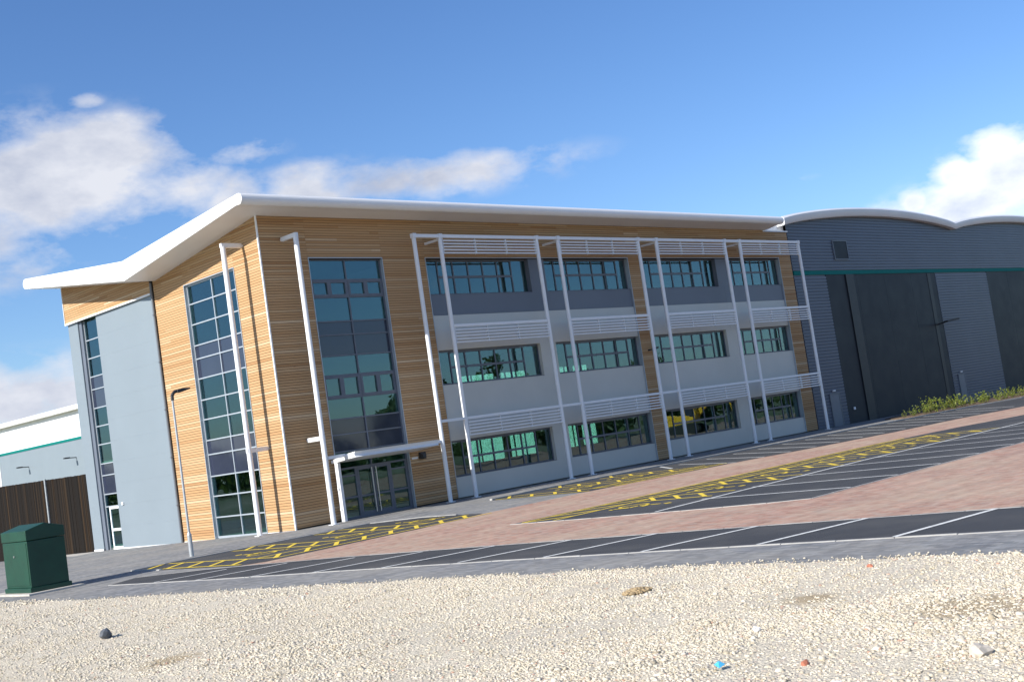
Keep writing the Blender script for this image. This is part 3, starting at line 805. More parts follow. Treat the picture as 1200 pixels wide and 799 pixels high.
for a, b, hx in ((3.42, 4.22, 4.12), (4.235, 5.10, 4.34)):
    f = FM('front')
    f.fb(a, a + 0.09, D, D + 0.07, 0.10, 2.02); f.fb(b - 0.09, b, D, D + 0.07, 0.10, 2.02); f.fb(a + 0.09, b - 0.09, D, D + 0.07, 0.10, 0.22)
    f.fb(a + 0.09, b - 0.09, D, D + 0.07, 1.93, 2.02); f.fb(a + 0.09, b - 0.09, D + 0.004, D + 0.066, 0.84, 0.90)
    do = f.build('entrance_door', 'dark_frame', OFF)
    g = FM('front'); g.fb(a + 0.08, b - 0.08, D + 0.03, D + 0.04, 0.2, 1.95); g.build('glass', 'glass', do)
    h = MB(); h.tube((hx, D - 0.08, 0.14), (hx, D - 0.08, 1.98), 0.022, n=10)
    for z in (0.35, 1.75): h.tube((hx, D - 0.08, z), (hx, D + 0.01, z), 0.012, n=8)
    h.build('handle', 'steel', do, smooth=True)
# side glazing
ST = [9.89, 9.01, 8.11, 7.54, 6.69, 5.78, 4.95, 4.06, 3.46, 2.54, 1.70, 0.81]
f = FM('side'); D2 = 0.10; u0, u1, um = 1.965, 5.855, 3.91
f.fb(u0, u0 + 0.055, D2, D2 + 0.1, -0.05, ZW); f.fb(u1 - 0.055, u1, D2, D2 + 0.1, -0.05, ZW); f.fb(u0 + 0.055, u1 - 0.055, D2, D2 + 0.1, ZW - 0.07, ZW)
f.fb(um - 0.026, um + 0.026, D2, D2 + 0.1, -0.05, ZW - 0.07); f.fb(u0 + 0.055, u1 - 0.055, D2 + 0.001, D2 + 0.1, -0.07, 0.02)
for z in ST:
    f.fb(u0 + 0.055, um - 0.026, D2 + 0.003, D2 + 0.1, z - 0.026, z + 0.026); f.fb(um + 0.026, u1 - 0.055, D2 + 0.003, D2 + 0.1, z - 0.026, z + 0.026)
sg = f.build('side_glazing', 'silver_frame', OFF)
for zb, zt, dark in ((8.11, ZW - 0.03, 0), (6.69, 8.11, 1), (4.06, 6.69, 0), (2.54, 4.06, 1), (-0.05, 2.54, 0)):
    gl = FM('side')
    for a, b in ((u0 + 0.03, um - 0.01), (um + 0.01, u1 - 0.03)): gl.fb(a, b, D2 + 0.05, D2 + 0.062, zb + 0.01, zt - 0.01)
    gl.build('spandrel' if dark else 'glass', 'spandrel' if dark else 'glass', sg)
# stair slot window with its door
SL = [9.86, 8.98, 8.09, 7.48, 6.58, 5.70, 4.82, 3.90, 3.34, 2.44, 1.85]
f = FM('side'); D3 = 0.16; v0, v1 = 14.0, 15.62; zb0 = -0.19
f.fb(v0, v0 + 0.06, D3, D3 + 0.09, zb0, 10.84); f.fb(v1 - 0.06, v1, D3, D3 + 0.09, zb0, 10.84)
for z in SL: f.fb(v0 + 0.06, v1 - 0.06, D3 + 0.003, D3 + 0.09, z - 0.026, z + 0.026)
sw = f.build('stair_window', 'silver_frame', OFF)
r_ = MB(); r_.box(0.06, 0.30, 15.62, 15.898, -0.19, 10.84); r_.build('window_reveal', 'dark_panel', OFF)
for zb, zt, dark in ((8.09, 10.82, 0), (6.58, 8.09, 1), (3.90, 6.58, 0), (2.44, 3.90, 1), (1.85, 2.44, 0)):
    gl = FM('side'); gl.fb(v0 + 0.03, v1 - 0.03, D3 + 0.045, D3 + 0.057, zb + 0.01, zt - 0.01)
    gl.build('spandrel' if dark else 'glass', 'spandrel' if dark else 'glass', sw)
gl = FM('side'); gl.fb(15.27, 15.55, D3 + 0.045, D3 + 0.057, -0.1, 1.84); gl.build('glass', 'glass', sw)
f = FM('side'); a, b = 14.08, 15.2
f.fb(a, a + 0.10, D3 - 0.02, D3 + 0.05, -0.19, 1.82); f.fb(b - 0.10, b, D3 - 0.02, D3 + 0.05, -0.19, 1.82)
for z0, z1 in ((-0.19, -0.05), (0.68, 0.80), (1.72, 1.82)): f.fb(a + 0.1, b - 0.1, D3 - 0.02, D3 + 0.05, z0, z1)
sd = f.build('stair_door', 'frame_white', OFF)
g = FM('side'); g.fb(a + 0.09, b - 0.09, D3 + 0.01, D3 + 0.02, -0.06, 1.75); g.build('glass', 'glass', sd)
h = MB(); h.box(-0.06, 0.0, 13.42, 13.60, 1.84, 1.98); h.build('wall_light', 'frame_white', OFF, bevel=0.015)
# wall fittings by the entrance and on the middle timber strip
h = MB(); h.box(6.68, 6.98, -0.16, 0.0, 1.98, 2.26); h.box(6.72, 6.94, -0.22, -0.16, 2.02, 2.18); h.build('wall_lamp', 'black_metal', OFF, bevel=0.02)
h = MB(); h.box(6.28, 6.62, -0.02, 0.0, 2.02, 2.10); h.build('name_plate', 'frame_white', OFF)
h = MB(); h.bar((23.4, -0.0, 5.78), (23.4, -0.30, 5.80), 0.06, 0.06); h.bar((23.4, -0.28, 5.80), (23.72, -0.42, 5.86), 0.10, 0.10); h.build('camera_bracket', 'black_metal', OFF)

# roof: butterfly section run along x, bull-nosed edges
def arc(cx, cz, r, a0, a1, n=8): return [(cx + r * math.cos(R(a0 + (a1 - a0) * i / n)), cz + r * math.sin(R(a0 + (a1 - a0) * i / n))) for i in range(n + 1)]
prof = [(8.2, 11.40), (-0.95, 12.555)] + arc(-1.17, 12.76, 0.235, 250, 95, 10) + [(8.2, 12.28), (17.75, 13.36)] + arc(17.85, 13.12, 0.25, 85, -80, 10)
rf = MB(); rf.prism(prof, 'x', -1.47, 36.45)
rf.build('roof', 'white_paint', OFF, bevel=0.03)
# short infill roof between the office roof end and the warehouse
rf = MB(); rf.prism([(36.46, 12.42), (36.9, 12.47), (38.5, 13.0), (38.5, 12.85), (36.9, 12.40)], 'y', 0.5, 14.0); rf.build('roof_infill', 'roof_grey', OFF)
rf = MB(); rf.box(36.5, 39.0, 0.31, 0.45, 11.9, 12.93); rf.build('roof_infill', 'roof_grey', OFF)
# interior: floors, ceilings, back wall with its own windows, end walls
i_ = MB()
for z in (0.02, 4.04, 8.08): i_.box(0.26, 38.7, 0.40, 16.6, z - 0.32 if z > 1 else -0.2, z - 0.02 if z > 1 else z)
i_.box(0.26, 38.7, 0.40, 16.6, 10.95, 11.05)
i_.build('floor_slab', 'interior', OFF)
i_ = MB()
BW = [(17.2, 23.4), (25.2, 31.4), (32.6, 37.6)]
for z0, z1, wz0, wz1 in ((-0.3, 3.75, 0.96, 2.6), (3.75, 7.78, 5.04, 6.6), (7.78, 11.3, 9.08, 10.6)):
    i_.box(0.26, 38.74, 16.6, 16.85, z0, wz0); i_.box(0.26, 38.74, 16.6, 16.85, wz1, z1)
    xs_ = [0.26] + [v for p_ in BW for v in p_] + [38.74]
    for a, b in zip(xs_[::2], xs_[1::2]): i_.box(a, b, 16.6, 16.85, wz0, wz1)
i_.box(38.5, 38.74, 0.36, 16.59, -0.2, 11.3)
i_.build('rear_wall', 'interior', OFF)
RW = {}
for wz0, wz1 in ((0.96, 2.6), (5.04, 6.6), (9.08, 10.6)):
    for a, b in BW:
        i_ = MB()
        i_.box(a, b, 16.70, 16.76, wz0, wz0 + 0.06); i_.box(a, b, 16.70, 16.76, wz1 - 0.06, wz1)
        n = 6
        for k in range(n + 1):
            x = a + 0.03 + (b - a - 0.06) * k / n; i_.box(x - 0.035, x + 0.035, 16.69, 16.77, wz0 + 0.06, wz1 - 0.06)
        RW[(wz0, a)] = i_.build('rear_window', 'dark_frame', OFF)
for wz0, wz1 in ((0.96, 2.6), (5.04, 6.6), (9.08, 10.6)):
  for a, b in BW:
    g = MB(); g.box(a, b, 16.725, 16.735, wz0 + 0.02, wz1 - 0.02); g.build('glass', 'glass', RW[(wz0, a)])
i_ = MB()
i_.box(8.2, 8.35, 0.40, 16.58, 0.02, 3.7); i_.box(8.2, 8.35, 0.40, 16.58, 4.04, 7.74); i_.box(8.2, 8.35, 0.4, 16.58, 8.08, 10.94)
i_.build('interior_wall', 'interior', OFF)
for x in (14, 20, 26, 32):
    i_ = MB()
    for z in (0.02, 4.04, 8.08): i_.box(x, x + 0.25, 8.0, 8.25, z, z + 3.66)
    i_.build('interior_column', 'interior', OFF)
i_ = MB(); i_.box(0.3, 8.1, 9.4, 9.55, 0.02, 3.7); i_.box(0.3, 8.1, 9.4, 9.55, 4.04, 7.74); i_.box(0.3, 8.1, 9.4, 9.55, 8.08, 10.94); i_.build('interior_wall', 'interior_dark', OFF)

# ------------------------------------------------------------------ sunshade frame, columns, canopy
SF = thing('sunshade_frame', 'long white steel frame of slim posts and louvres standing before the office windows', 'sunshade', (7.24, -1.0, 0))
def at(o, mb): 
    lx, ly, lz = o.location; mb.v = [(v[0] - lx, v[1] - ly, v[2] - lz) for v in mb.v]; return mb
PX = [7.24, 8.75, 14.93, 16.43, 22.62, 24.15, 30.42, 31.92, 38.22]
for x in PX:
    m = MB(); m.tube((x, -1.0, 0.0), (x, -1.0, 11.47), 0.095, n=18)
    m.box(x - 0.15, x + 0.15, -1.15, -0.85, 0.0, 0.025)
    at(SF, m).build('post', 'frame_white', SF, smooth=True)
m = MB()
for a, b in zip(PX, PX[1:]): m.box(a + 0.07, b - 0.07, -1.07, -0.93, 11.42, 11.57)
for x in PX: m.box(x - 0.10, x + 0.10, -1.10, -0.90, 11.40, 11.60)
at(SF, m).build('top_beam', 'frame_white', SF, bevel=0.01)
m = MB()
for a, b in zip(PX, PX[1:]): m.box(a + 0.08, b - 0.08, -1.06, -0.94, 3.38, 3.50)
at(SF, m).build('cross_beam', 'frame_white', SF, bevel=0.008)
BAYS = [(8.75, 14.93), (16.43, 22.62), (24.15, 30.42), (31.92, 38.22)]
for a, b in BAYS:
    m = MB(); m.box(a + 0.08, b - 0.08, -1.06, -0.94, 7.44, 7.57); at(SF, m).build('cross_beam', 'frame_white', SF, bevel=0.008)
for x in PX[1::2]:
    m = MB()
    m.bar((x, -0.92, 11.36), (x, 0.01, 11.36), 0.08, 0.10)
    at(SF, m).build('wall_tie', 'frame_white', SF)
for zt in (11.40, 7.42, 3.36):
    for a, b in BAYS:
        m = MB()
        for k in range(5):
            z = zt - 0.10 - 0.138 * k
            m.bar((a + 0.10, -1.0, z), (b - 0.10, -1.0, z), 0.12, 0.058)
        for x in (a + 0.13, a + 0.14 + (b - a - 0.28) / 3, a + 0.14 + (b - a - 0.28) * 2 / 3, b - 0.13): m.box(x - 0.012, x + 0.012, -1.05, -0.93, zt - 0.70, zt)
        at(SF, m).build('louvre', 'frame_white', SF, bevel=0.006)

EC = thing('entrance_column', 'single tall white steel post left of the entrance doors, tied to the front wall', 'column', (1.08, -1.0, 0))
m = MB(); m.tube((1.08, -1.0, 0), (1.08, -1.0, 11.42), 0.105, n=20); m.box(0.93, 1.23, -1.15, -0.85, 0, 0.025); at(EC, m).build('post', 'frame_white', EC, smooth=True)
for z in (11.46, 3.38):
    m = MB(); m.bar((1.08, -1.09, z), (1.08, -0.08, z), 0.15, 0.17); m.tube((1.08, -0.08, z), (1.08, 0.01, z), 0.05, n=10); at(EC, m).build('bracket', 'frame_white', EC, bevel=0.01)
SC = thing('side_column', 'single tall white steel post before the sunlit side wall, its shadow on the boards', 'column', (-0.92, 1.12, 0))
m = MB(); m.tube((-0.92, 1.12, -0.02), (-0.92, 1.12, 11.42), 0.105, n=20); m.box(-1.07, -0.77, 0.97, 1.27, -0.02, 0.012); at(SC, m).build('post', 'frame_white', SC, smooth=True)
for z in (11.46, 3.31):
    m = MB(); m.bar((-1.02, 1.12, z), (-0.08, 1.12, z), 0.15, 0.17); m.tube((-0.08, 1.12, z), (0.01, 1.12, z), 0.05, n=10); at(SC, m).build('bracket', 'frame_white', SC, bevel=0.01)

CN = thing('entrance_canopy', 'white wing-shaped canopy over the glazed entrance doors', 'canopy', (4.2, -1.0, 2.35))
sec = [(-0.06, 2.33), (-0.06, 2.46), (-1.1, 2.64)] + arc(-1.72, 2.58, 0.115, 80, -90, 8)[0:] + [(-1.3, 2.44)]
m = MB(); m.prism([(y, z) for y, z in sec], 'x', 2.04, 6.44); at(CN, m).build('canopy_wing', 'white_paint', CN, bevel=0.012)
for a, b in ((1.19, 2.04), (6.44, 7.14)):
    m = MB(); m.bar((a, -1.0, 2.58), (b, -1.0, 2.60), 0.11, 0.13); at(CN, m).build('bracket', 'frame_white', CN, bevel=0.01)
m = MB(); m.box(2.06, 2.20, -0.42, -0.20, 0.0, 2.36); 
for z in (0.45, 1.25): m.box(2.0, 2.06, -0.36, -0.28, z, z + 0.12)
at(CN, m).build('leg', 'frame_white', CN, bevel=0.01)

# ------------------------------------------------------------------ warehouse
WH = thing('warehouse', 'long dark blue-grey profiled warehouse with wavy barrel roof and thin teal band', 'building', (39.05, 0.12, 0))
WX0, WY = 39.05, 0.12
def WB(mb): return at(WH, mb)
def roof_z(x, top):
    """height of the barrel verge; two 24 m bays repeat"""
    s = ((x - 38.3) % 24.0) / 24.0
    a, h = (13.28, 0.82) if top else (12.74, 0.78)
    return a + h * (1 - (2 * s - 1) ** 2) ** 0.85 * 1.0 + (0.14 if s > 0 else 0) * 0 + 0.16 * min(1, (x - 38.3) / 24)
def ribs(x0, x1, z0, z1, y, mb=None, pitch=0.20, top=None):
    mb = mb or MB()
    n = int(round((z1 - z0) / pitch)); p_ = (z1 - z0) / max(1, n)
    for i in range(n):
        z = z0 + i * p_
        pr = [(y + 0.06, z), (y, z + 0.02 * 0), (y, z + p_ * 0.62), (y + 0.035, z + p_ * 0.78), (y + 0.035, z + p_), (y + 0.06, z + p_)]
        mb.prism(pr, 'x', x0, x1)
    return mb
r_ = MB()
ribs(39.05, 42.85, 0.05, 9.62, WY, r_); ribs(58.3, 67.1, 0.05, 9.62, WY, r_); ribs(90, 99, 0.05, 9.62, WY, r_)
# upper field follows the barrels: short columns of ribs clipped at the verge
n = int((13.5 - 9.96) / 0.2)
for i in range(n + 1):
    z = 9.96 + i * 0.2
    xs_ = np.arange(39.05, 110.01, 0.5); ok = [roof_z(x, False) > z + 0.02 for x in xs_]
    j = 0
    while j < len(xs_) - 1:
        if ok[j]:
            k = j
            while k < len(xs_) - 1 and ok[k]: k += 1
            y = WY
            r_.prism([(y + 0.06, z), (y, z), (y, z + 0.124), (y + 0.035, z + 0.156), (y + 0.035, z + 0.2), (y + 0.06, z + 0.2)], 'x', float(xs_[j]), float(xs_[k]))
            j = k
        else: j += 1
WB(r_).build('profiled_wall', 'ribs', WH)
wc = MB(); wc.box(39.06, 110, WY + 0.062, WY + 0.5, -0.1, 9.9)
poly = [(39.06, 9.9)] + [(110.0, 9.9)] + [(float(x), roof_z(float(x), False) + 0.15) for x in np.arange(110, 39.0, -1.0)]
wc.prism(poly, 'y', WY + 0.064, WY + 0.5)
WB(wc).build('wall', 'dark_panel', WH)
tb = MB(); tb.box(39.05, 110, WY - 0.03, WY + 0.06, 9.66, 9.92); WB(tb).build('teal_band', 'teal', WH)
for a, b in ((42.87, 58.28), (67.12, 89.98)):
    m = MB(); xx = a
    while xx < b - 0.01:
        e = min(b, xx + 3.85); m.box(xx + 0.006, e - 0.006, WY + 0.02, WY + 0.06, 0.0, 9.655); xx = e
    WB(m).build('smooth_panel', 'charcoal', WH)
m = MB(); m.box(45.3, 46.3, WY - 0.05, WY + 0.02, 0.0, 9.655); WB(m).build('dark_pilaster', 'charcoal_dark', WH)
m = MB(); m.box(57.0, 57.5, WY + 0.0, WY + 0.02, 0.0, 9.6); WB(m).build('dark_pilaster', 'charcoal_dark', WH)
# louvred vent
m = MB(); m.box(44.35, 46.05, WY - 0.05, WY + 0.01, 10.68, 11.86)
vn = WB(m).build('vent', 'charcoal', WH)
m = MB(); 
for (a, b, c_, d) in ((44.29, 44.35, 10.62, 11.92), (46.05, 46.11, 10.62, 11.92), (44.35, 46.05, 11.86, 11.92), (44.35, 46.05, 10.62, 10.68)): m.box(a, b, WY - 0.07, WY + 0.01, c_, d)
WB(m).build('vent_frame', 'dark_panel', vn)
# fire doors with bulkhead lights
for x0_, x1_ in ((40.95, 42.0), (59.25, 60.2)):
    m = MB(); m.box(x0_, x1_, WY - 0.03, WY + 0.05, 0.0, 2.0)
    d_ = WB(m).build('fire_door', 'door_grey', WH, bevel=0.01)
    m = MB(); m.box(x0_ - 0.08, x0_, WY - 0.045, WY + 0.05, 0, 2.07); m.box(x1_, x1_ + 0.08, WY - 0.045, WY + 0.05, 0, 2.07); m.box(x0_, x1_, WY - 0.045, WY + 0.05, 2.0, 2.07)
    WB(m).build('door_frame', 'pipe_grey', d_)
    m = MB(); m.box((x0_ + x1_) / 2 - 0.18, (x0_ + x1_) / 2 + 0.12, WY - 0.10, WY, 2.18, 2.28); WB(m).build('bulkhead_light', 'frame_white', WH, bevel=0.02)
m = MB(); m.box(43.58, 43.76, WY - 0.06, WY + 0.02, 0.84, 1.02); WB(m).build('socket_box', 'frame_white', WH, bevel=0.02)
m = MB(); m.bar((57.4, WY, 5.85), (57.4, WY - 0.7, 5.95), 0.10, 0.10); m.bar((57.2, WY - 0.7, 5.95), (58.5, WY - 1.0, 6.05), 0.35, 0.12); WB(m).build('wall_lamp', 'black_metal', WH)
# roof: verge fascia and barrels
XS = [float(x) for x in np.arange(38.3, 110.31, 0.75)]
fa = MB()
n = len(XS)
vv = []
for x in XS:
    b_, t_ = roof_z(x, False), roof_z(x, True)
    vv += [(x, WY - 0.35, b_), (x, WY - 0.42, b_ + 0.10), (x, WY - 0.42, t_ - 0.12), (x, WY - 0.30, t_), (x, WY + 0.2, t_ + 0.005), (x, WY + 0.2, b_)]
fs = []
for i in range(n - 1):
    for j in range(6): fs.append((i * 6 + j, i * 6 + (j + 1) % 6, (i + 1) * 6 + (j + 1) % 6, (i + 1) * 6 + j))
fs += [tuple(range(6)), tuple((n - 1) * 6 + j for j in range(6))]
fa.add(vv, fs); WB(fa).build('verge_fascia', 'roof_grey', WH, smooth=True)
rf = MB(); vv = []
for x in XS: vv += [(x, WY + 0.1, roof_z(x, True) - 0.02), (x, 150, roof_z(x, True) - 0.02)]
rf.add(vv, [(2 * i, 2 * i + 1, 2 * i + 3, 2 * i + 2) for i in range(n - 1)]); WB(rf).build('roof', 'roof_grey', WH, smooth=True)
# sunlit side wall seen beyond the office: white top, teal line, pale grey below
m = MB(); m.box(39.05, 39.3, 64.0, 121.0, -0.9, 9.3); WB(m).build('side_wall', 'pale_panel', WH)
m = MB(); m.box(39.05, 39.3, 0.7, 63.995, -0.9, 9.3); WB(m).build('white_wall', 'white_paint', WH)
m = MB(); m.box(39.03, 39.3, 0.7, 150.0, 9.6, 13.2); m.box(39.0, 39.3, 121.0, 150, -0.9, 9.29); WB(m).build('white_wall', 'white_paint', WH)
m = MB(); m.box(38.98, 39.3, 0.7, 150.0, 9.302, 9.598); WB(m).build('teal_band', 'teal', WH)
m = MB(); m.prism([(38.2, 12.72), (38.15, 12.85), (38.15, 13.2), (38.25, 13.28), (39.6, 13.5), (39.6, 12.75)], 'y', 14.1, 150.0); WB(m).build('eaves_gutter', 'white_paint', WH, bevel=0.03)
for y in (99.2, 112.4):
    m = MB(); m.bar((39.05, y, 7.25), (38.0, y, 7.3), 0.14, 0.10); m.box(37.55, 38.2, y - 0.2, y + 0.2, 7.22, 7.38); WB(m).build('wall_lamp', 'black_metal', WH)
m = MB(); m.box(39.3, 110, 149.5, 150, -0.9, 13.2); m.box(109.7, 110, 0.7, 149.5, -0.9, 13.2); WB(m).build('rear_wall', 'pale_panel', WH)

# ------------------------------------------------------------------ fence, lamp post, cabinet
FN = thing('timber_fence', 'tall dark brown close-boarded fence running back from the office corner', 'fence', (0.05, 16.95, -0.2))
m = MB(); y = 16.98; r3 = random.Random(5)
while y < 46:
    wd = 0.118; z0 = gz(0, y) - 0.02; zt = 3.55 + (y - 17) * 0.012
    j = r3.uniform(-0.008, 0.008)
    m.box(0.02 + j, 0.045 + j, y + 0.003, y + wd - 0.003, z0 + 0.03, zt + r3.uniform(-0.01, 0.01)); y += wd
at(FN, m).build('fence_panel', 'fence', FN)
m = MB()
for z in (0.5, 1.9, 3.2): m.box(0.05, 0.12, 16.98, 46, z, z + 0.09)
at(FN, m).build('rail', 'fence', FN)
for y in (21.4, 28.6, 35.8, 43.0):
    m = MB(); m.box(-0.06, 0.012, y - 0.06, y + 0.06, gz(0, y) - 0.05, 3.60 + (y - 17) * 0.012); at(FN, m).build('post', 'galv', FN)

LP = thing('lamp_post', 'slim grey lamp post with short dark curved arm at the corner of the marked bays', 'street lamp', (-6.43, -3.2, 0))
m = MB(); m.tube((0, 0, 0), (0, 0, 0.72), 0.075, 0.075, 16); m.tube((0, 0, 0.72), (0, 0, 0.80), 0.075, 0.042, 16); m.tube((0, 0, 0.80), (0, 0, 5.25), 0.042, 0.036, 14)
m.build('pole', 'galv', LP, smooth=True)
m = MB(); prev = (0, 0, 5.22)
for i in range(1, 6):
    a = R(90) * i / 5; p_ = (0.22 * (1 - math.cos(a)), 0, 5.32 + 0.20 * math.sin(a)); m.tube(prev, p_, 0.055, n=10); prev = p_
m.build('arm', 'black_metal', LP, smooth=True)
m = MB(); m.prism([(0.18, 5.47), (0.30, 5.46), (0.66, 5.55), (0.70, 5.60), (0.45, 5.60), (0.18, 5.57)], 'y', -0.09, 0.09); m.build('lamp_head', 'black_metal', LP, bevel=0.02)
m = MB(); m.box(-0.02, 0.02, -0.079, -0.07, 0.25, 0.62); m.build('service_door', 'galv', LP)

CB = thing('utility_cabinet', 'dark green metal utility cabinet with pitched top on concrete slab', 'cabinet', (-12.5, -5.15, 0.05))
hx, hy = 0.55, 0.82
m = MB(); m.box(-hx - 0.05, hx + 0.05, -hy - 0.05, hy + 0.05, 0.0, 0.13); m.build('plinth', 'cab_green', CB, bevel=0.012)
m = MB(); m.box(-hx, hx, -hy, hy, 0.13, 1.42); m.build('body', 'cab_green', CB, bevel=0.015)
m = MB(); m.prism([(-hx - 0.015, 1.435), (hx + 0.015, 1.435), (hx + 0.015, 1.72), (0.0, 1.87), (-hx - 0.015, 1.72)], 'y', -hy - 0.015, hy + 0.015); m.build('lid', 'cab_green', CB, bevel=0.015)
m = MB(); m.box(-hx - 0.012, -hx + 0.002, -hy + 0.06, hy - 0.06, 0.20, 1.37); dr = m.build('door', 'cab_green', CB, bevel=0.006)
m = MB(); m.tube((-hx - 0.035, 0.05, 1.02), (-hx - 0.01, 0.05, 1.02), 0.03, n=12); m.build('lock', 'steel', dr)
m = MB(); m.box(hx, hx + 0.06, -0.2, hy, 0.30, 0.42); m.build('hinge_rail', 'cab_green', CB, bevel=0.01)
sheet('cabinet_slab', [(-13.3, -6.35), (-11.7, -6.35), (-11.7, -3.6), (-13.3, -3.6)], 0.05, 'concrete', thick=0.1)
sheet('loose_sand', [(-1.6, 15.5), (-0.1, 16.4), (-0.1, 24), (-0.8, 23), (-1.2, 19)], 0.006, 'concrete')

# ------------------------------------------------------------------ planting
def leaf_mesh(n, fn, size, name, mat, seed):
    r4 = np.random.default_rng(seed); v = []; f = []
    for i in range(n):
        p = fn(r4); d = r4.normal(size=3); d[2] = abs(d[2]) * 0.8 + 0.3; d /= np.linalg.norm(d)
        s = np.cross(d, r4.normal(size=3)); s /= np.linalg.norm(s) + 1e-9
        L = size * r4.uniform(0.7, 1.4); w_ = L * 0.36
        b = len(v); v += [tuple(p), tuple(p + d * L * 0.5 + s * w_), tuple(p + d * L), tuple(p + d * L * 0.5 - s * w_)]; f.append((b, b + 1, b + 2, b + 3))
    me = bpy.data.meshes.new(name); me.from_pydata(v, [], f); me.materials.append(M[mat]); return me
shrubs = []
for vno in range(5):
    def fn(r4):
        k = r4.integers(0, 7); a = k * 0.9 + vno; t = r4.random() ** 0.7
        base = np.array([0.16 * math.cos(a), 0.16 * math.sin(a), 0.0]); tip = np.array([0.42 * math.cos(a), 0.42 * math.sin(a), 0.85 + 0.35 * math.sin(k * 2.1 + vno)])
        return base + (tip - base) * t + r4.normal(0, 0.05, 3)
    lm = leaf_mesh(95, fn, 0.16, 'leaves', 'shrub_leaf', 50 + vno)
    st = MB()
    for k in range(7):
        a = k * 0.9 + vno; st.tube((0.1 * math.cos(a), 0.1 * math.sin(a), 0), (0.38 * math.cos(a), 0.38 * math.sin(a), 0.72 + 0.2 * math.sin(k * 2.1 + vno)), 0.010, 0.005, 5)
    so_ = st.build('stem', 'bark'); sm = so_.data; bpy.data.objects.remove(so_)
    shrubs.append((lm, sm))
r5 = random.Random(9)
def shrub(x, y, s):
    lm, sm = r5.choice(shrubs)
    e_ = thing('young_shrub', 'leafy yellow-green young shrub in the planted row along the warehouse', 'shrub', (x, y, 0.05), 'young shrubs along the warehouse', r5.uniform(0, 6.28))
    e_.scale = (s * 1.1, s * 1.1, s)
    for nm, me in (('leaves', lm), ('stem', sm)):
        o_ = bpy.data.objects.new(nm, me); col.objects.link(o_); o_.parent = e_
x = 41.6
i = 0
while x < 84:
    for row in range(2):
        yb = -4.9 - max(0, x - 44) * 0.085 + row * 0.9 + r5.uniform(-0.25, 0.25)
        shrub(x + row * 0.45 + r5.uniform(-0.2, 0.2), yb, r5.uniform(0.42, 0.8) * (0.6 if x < 43 else max(0.45, 1.0 - (x - 46) * 0.02)))
    x += r5.uniform(0.75, 1.1); i += 1

# far woods behind the camera, seen only mirrored in the glass
def woods(p, q, n, seed):
    r7 = np.random.default_rng(seed); v = []; f = []
    p = np.array(p, float); q = np.array(q, float); nc = 46
    ct = [(p + (q - p) * r7.random() + r7.normal(0, 5, 2), r7.uniform(2.5, 7.5), r7.uniform(3, 7)) for _ in range(nc)]
    for i in range(n):
        c_, h_, w_ = ct[r7.integers(0, nc)]
        z = h_ * r7.random() ** 0.8; k_ = w_ * math.sqrt(max(0.05, 1 - (2 * z / h_ - 0.9) ** 2 * 0.8)); a = r7.uniform(0, 6.28); rr = k_ * r7.random() ** 0.4
        o_ = np.array([c_[0] + rr * math.cos(a), c_[1] + rr * math.sin(a), z]); d1 = r7.normal(size=3); d1 /= np.linalg.norm(d1); d2 = np.cross(d1, r7.normal(size=3)); d2 /= np.linalg.norm(d2)
        b = len(v); L = r7.uniform(0.5, 1.1); v += [tuple(o_ - d1 * L), tuple(o_ + d2 * L * 0.5), tuple(o_ + d1 * L), tuple(o_ - d2 * L * 0.5)]; f.append((b, b + 1, b + 2, b + 3))
    return v, f
wv, wf = woods((55, -150), (230, -55), 12000, 5); wv2, wf2 = woods((-150, 80), (-30, 190), 9000, 6)
for vv_, ff_ in ((wv, wf), (wv2, wf2)):
    me = bpy.data.meshes.new('woods'); me.from_pydata(vv_, [], ff_); me.materials.append(M['tree_leaf'])
    o_ = bpy.data.objects.new('woods', me); col.objects.link(o_); o_['kind'] = 'stuff'
# trees beyond the yard, seen in the office windows
def tree(x, y, h, cr, seed, label):
    T = thing('tree', label, 'tree', (x, y, -0.07), 'trees beyond the yard')
    r6 = random.Random(seed); m = MB()
    m.tube((0, 0, 0), (0.1, 0, h * 0.45), 0.28, 0.18, 10)
    cl = []
    for k in range(11):
        a = r6.uniform(0, 6.28); z = h * r6.uniform(0.35, 0.92); rr = cr * r6.uniform(0.3, 0.8) * (1.1 - abs(z / h - 0.55))
        q = Vector((rr * math.cos(a), rr * math.sin(a), z)); m.tube((0.08, 0, h * r6.uniform(0.3, 0.45)), q, 0.10, 0.03, 6); cl.append((np.array(q), cr * r6.uniform(0.28, 0.45)))
    m.build('trunk', 'bark', T, smooth=True)
    def fn(r4):
        c_, rad = cl[r4.integers(0, len(cl))]; d = r4.normal(size=3); d /= np.linalg.norm(d); return c_ + d * rad * r4.random() ** 0.4
    me = leaf_mesh(3200, fn, 0.42, 'crown', 'tree_leaf', seed); o_ = bpy.data.objects.new('crown', me); col.objects.link(o_); o_.parent = T
    return T
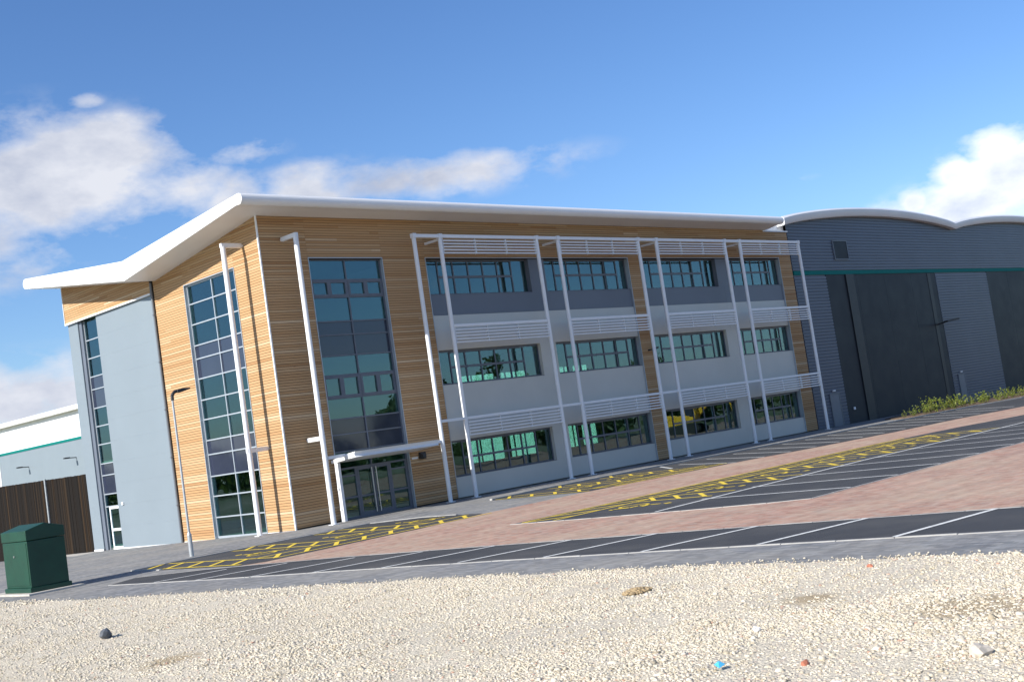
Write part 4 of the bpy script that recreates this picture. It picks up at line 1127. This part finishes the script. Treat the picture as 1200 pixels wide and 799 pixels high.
for k, (x, y, h, cr, lb) in enumerate([(47, -46, 10.5, 3.6, 'full green tree mirrored in the middle office windows'), (58, -60, 9, 4.0, 'low broad tree mirrored beside the full green one'),
        (74, -62, 12, 4.5, 'tall tree mirrored in the far office windows'), (92, -66, 9, 4.5, 'round tree far beyond the yellow digger'), (40, -62, 7.5, 3.6, 'small tree mirrored in the ground floor windows by the entrance'), (110, -70, 10, 5, 'distant tree at the end of the row')]):
    tree(x, y, h, cr, 200 + k, lb)

DG = thing('excavator', 'yellow tracked excavator parked across the yard, mirrored in the ground floor windows', 'excavator', (73, -35, 0.0), rz=R(70))
for s in (-1, 1):
    m = MB(); m.prism(arc(-1.3, 0.42, 0.42, 90, 270, 8) + arc(1.3, 0.42, 0.42, -90, 90, 8), 'y', s * 0.75, s * 1.25); m.build('track', 'rubber', DG)
m = MB(); m.prism([(-1.7, 0.95), (1.3, 0.95), (1.3, 1.5), (0.2, 1.9), (-1.7, 1.9)], 'y', -1.15, 1.15); m.build('body', 'digger_yellow', DG, bevel=0.05)
m = MB(); m.prism([(0.2, 1.5), (1.5, 1.1), (1.6, 1.9), (1.2, 2.75), (0.2, 2.75)], 'y', 0.2, 1.12); cbn = m.build('cab', 'digger_yellow', DG, bevel=0.04)
m = MB(); m.prism([(0.35, 1.75), (1.45, 1.7), (1.15, 2.62), (0.35, 2.62)], 'y', 1.125, 1.14); m.build('cab_window', 'spandrel', cbn)
m = MB(); m.bar((1.2, -0.3, 1.5), (3.0, -0.3, 4.1), 0.35, 0.5); m.bar((3.0, -0.3, 4.1), (4.6, -0.3, 3.7), 0.32, 0.42); m.build('boom', 'digger_yellow', DG, bevel=0.03)
m = MB(); m.bar((4.5, -0.3, 3.9), (4.9, -0.3, 1.5), 0.28, 0.36); m.build('arm', 'digger_yellow', DG, bevel=0.03)
m = MB(); m.prism([(4.6, 1.5), (5.2, 1.5), (5.4, 0.9), (4.9, 0.45), (4.4, 0.7), (4.9, 0.8)], 'y', -0.75, 0.15); m.build('bucket', 'black_metal', DG, bevel=0.02)
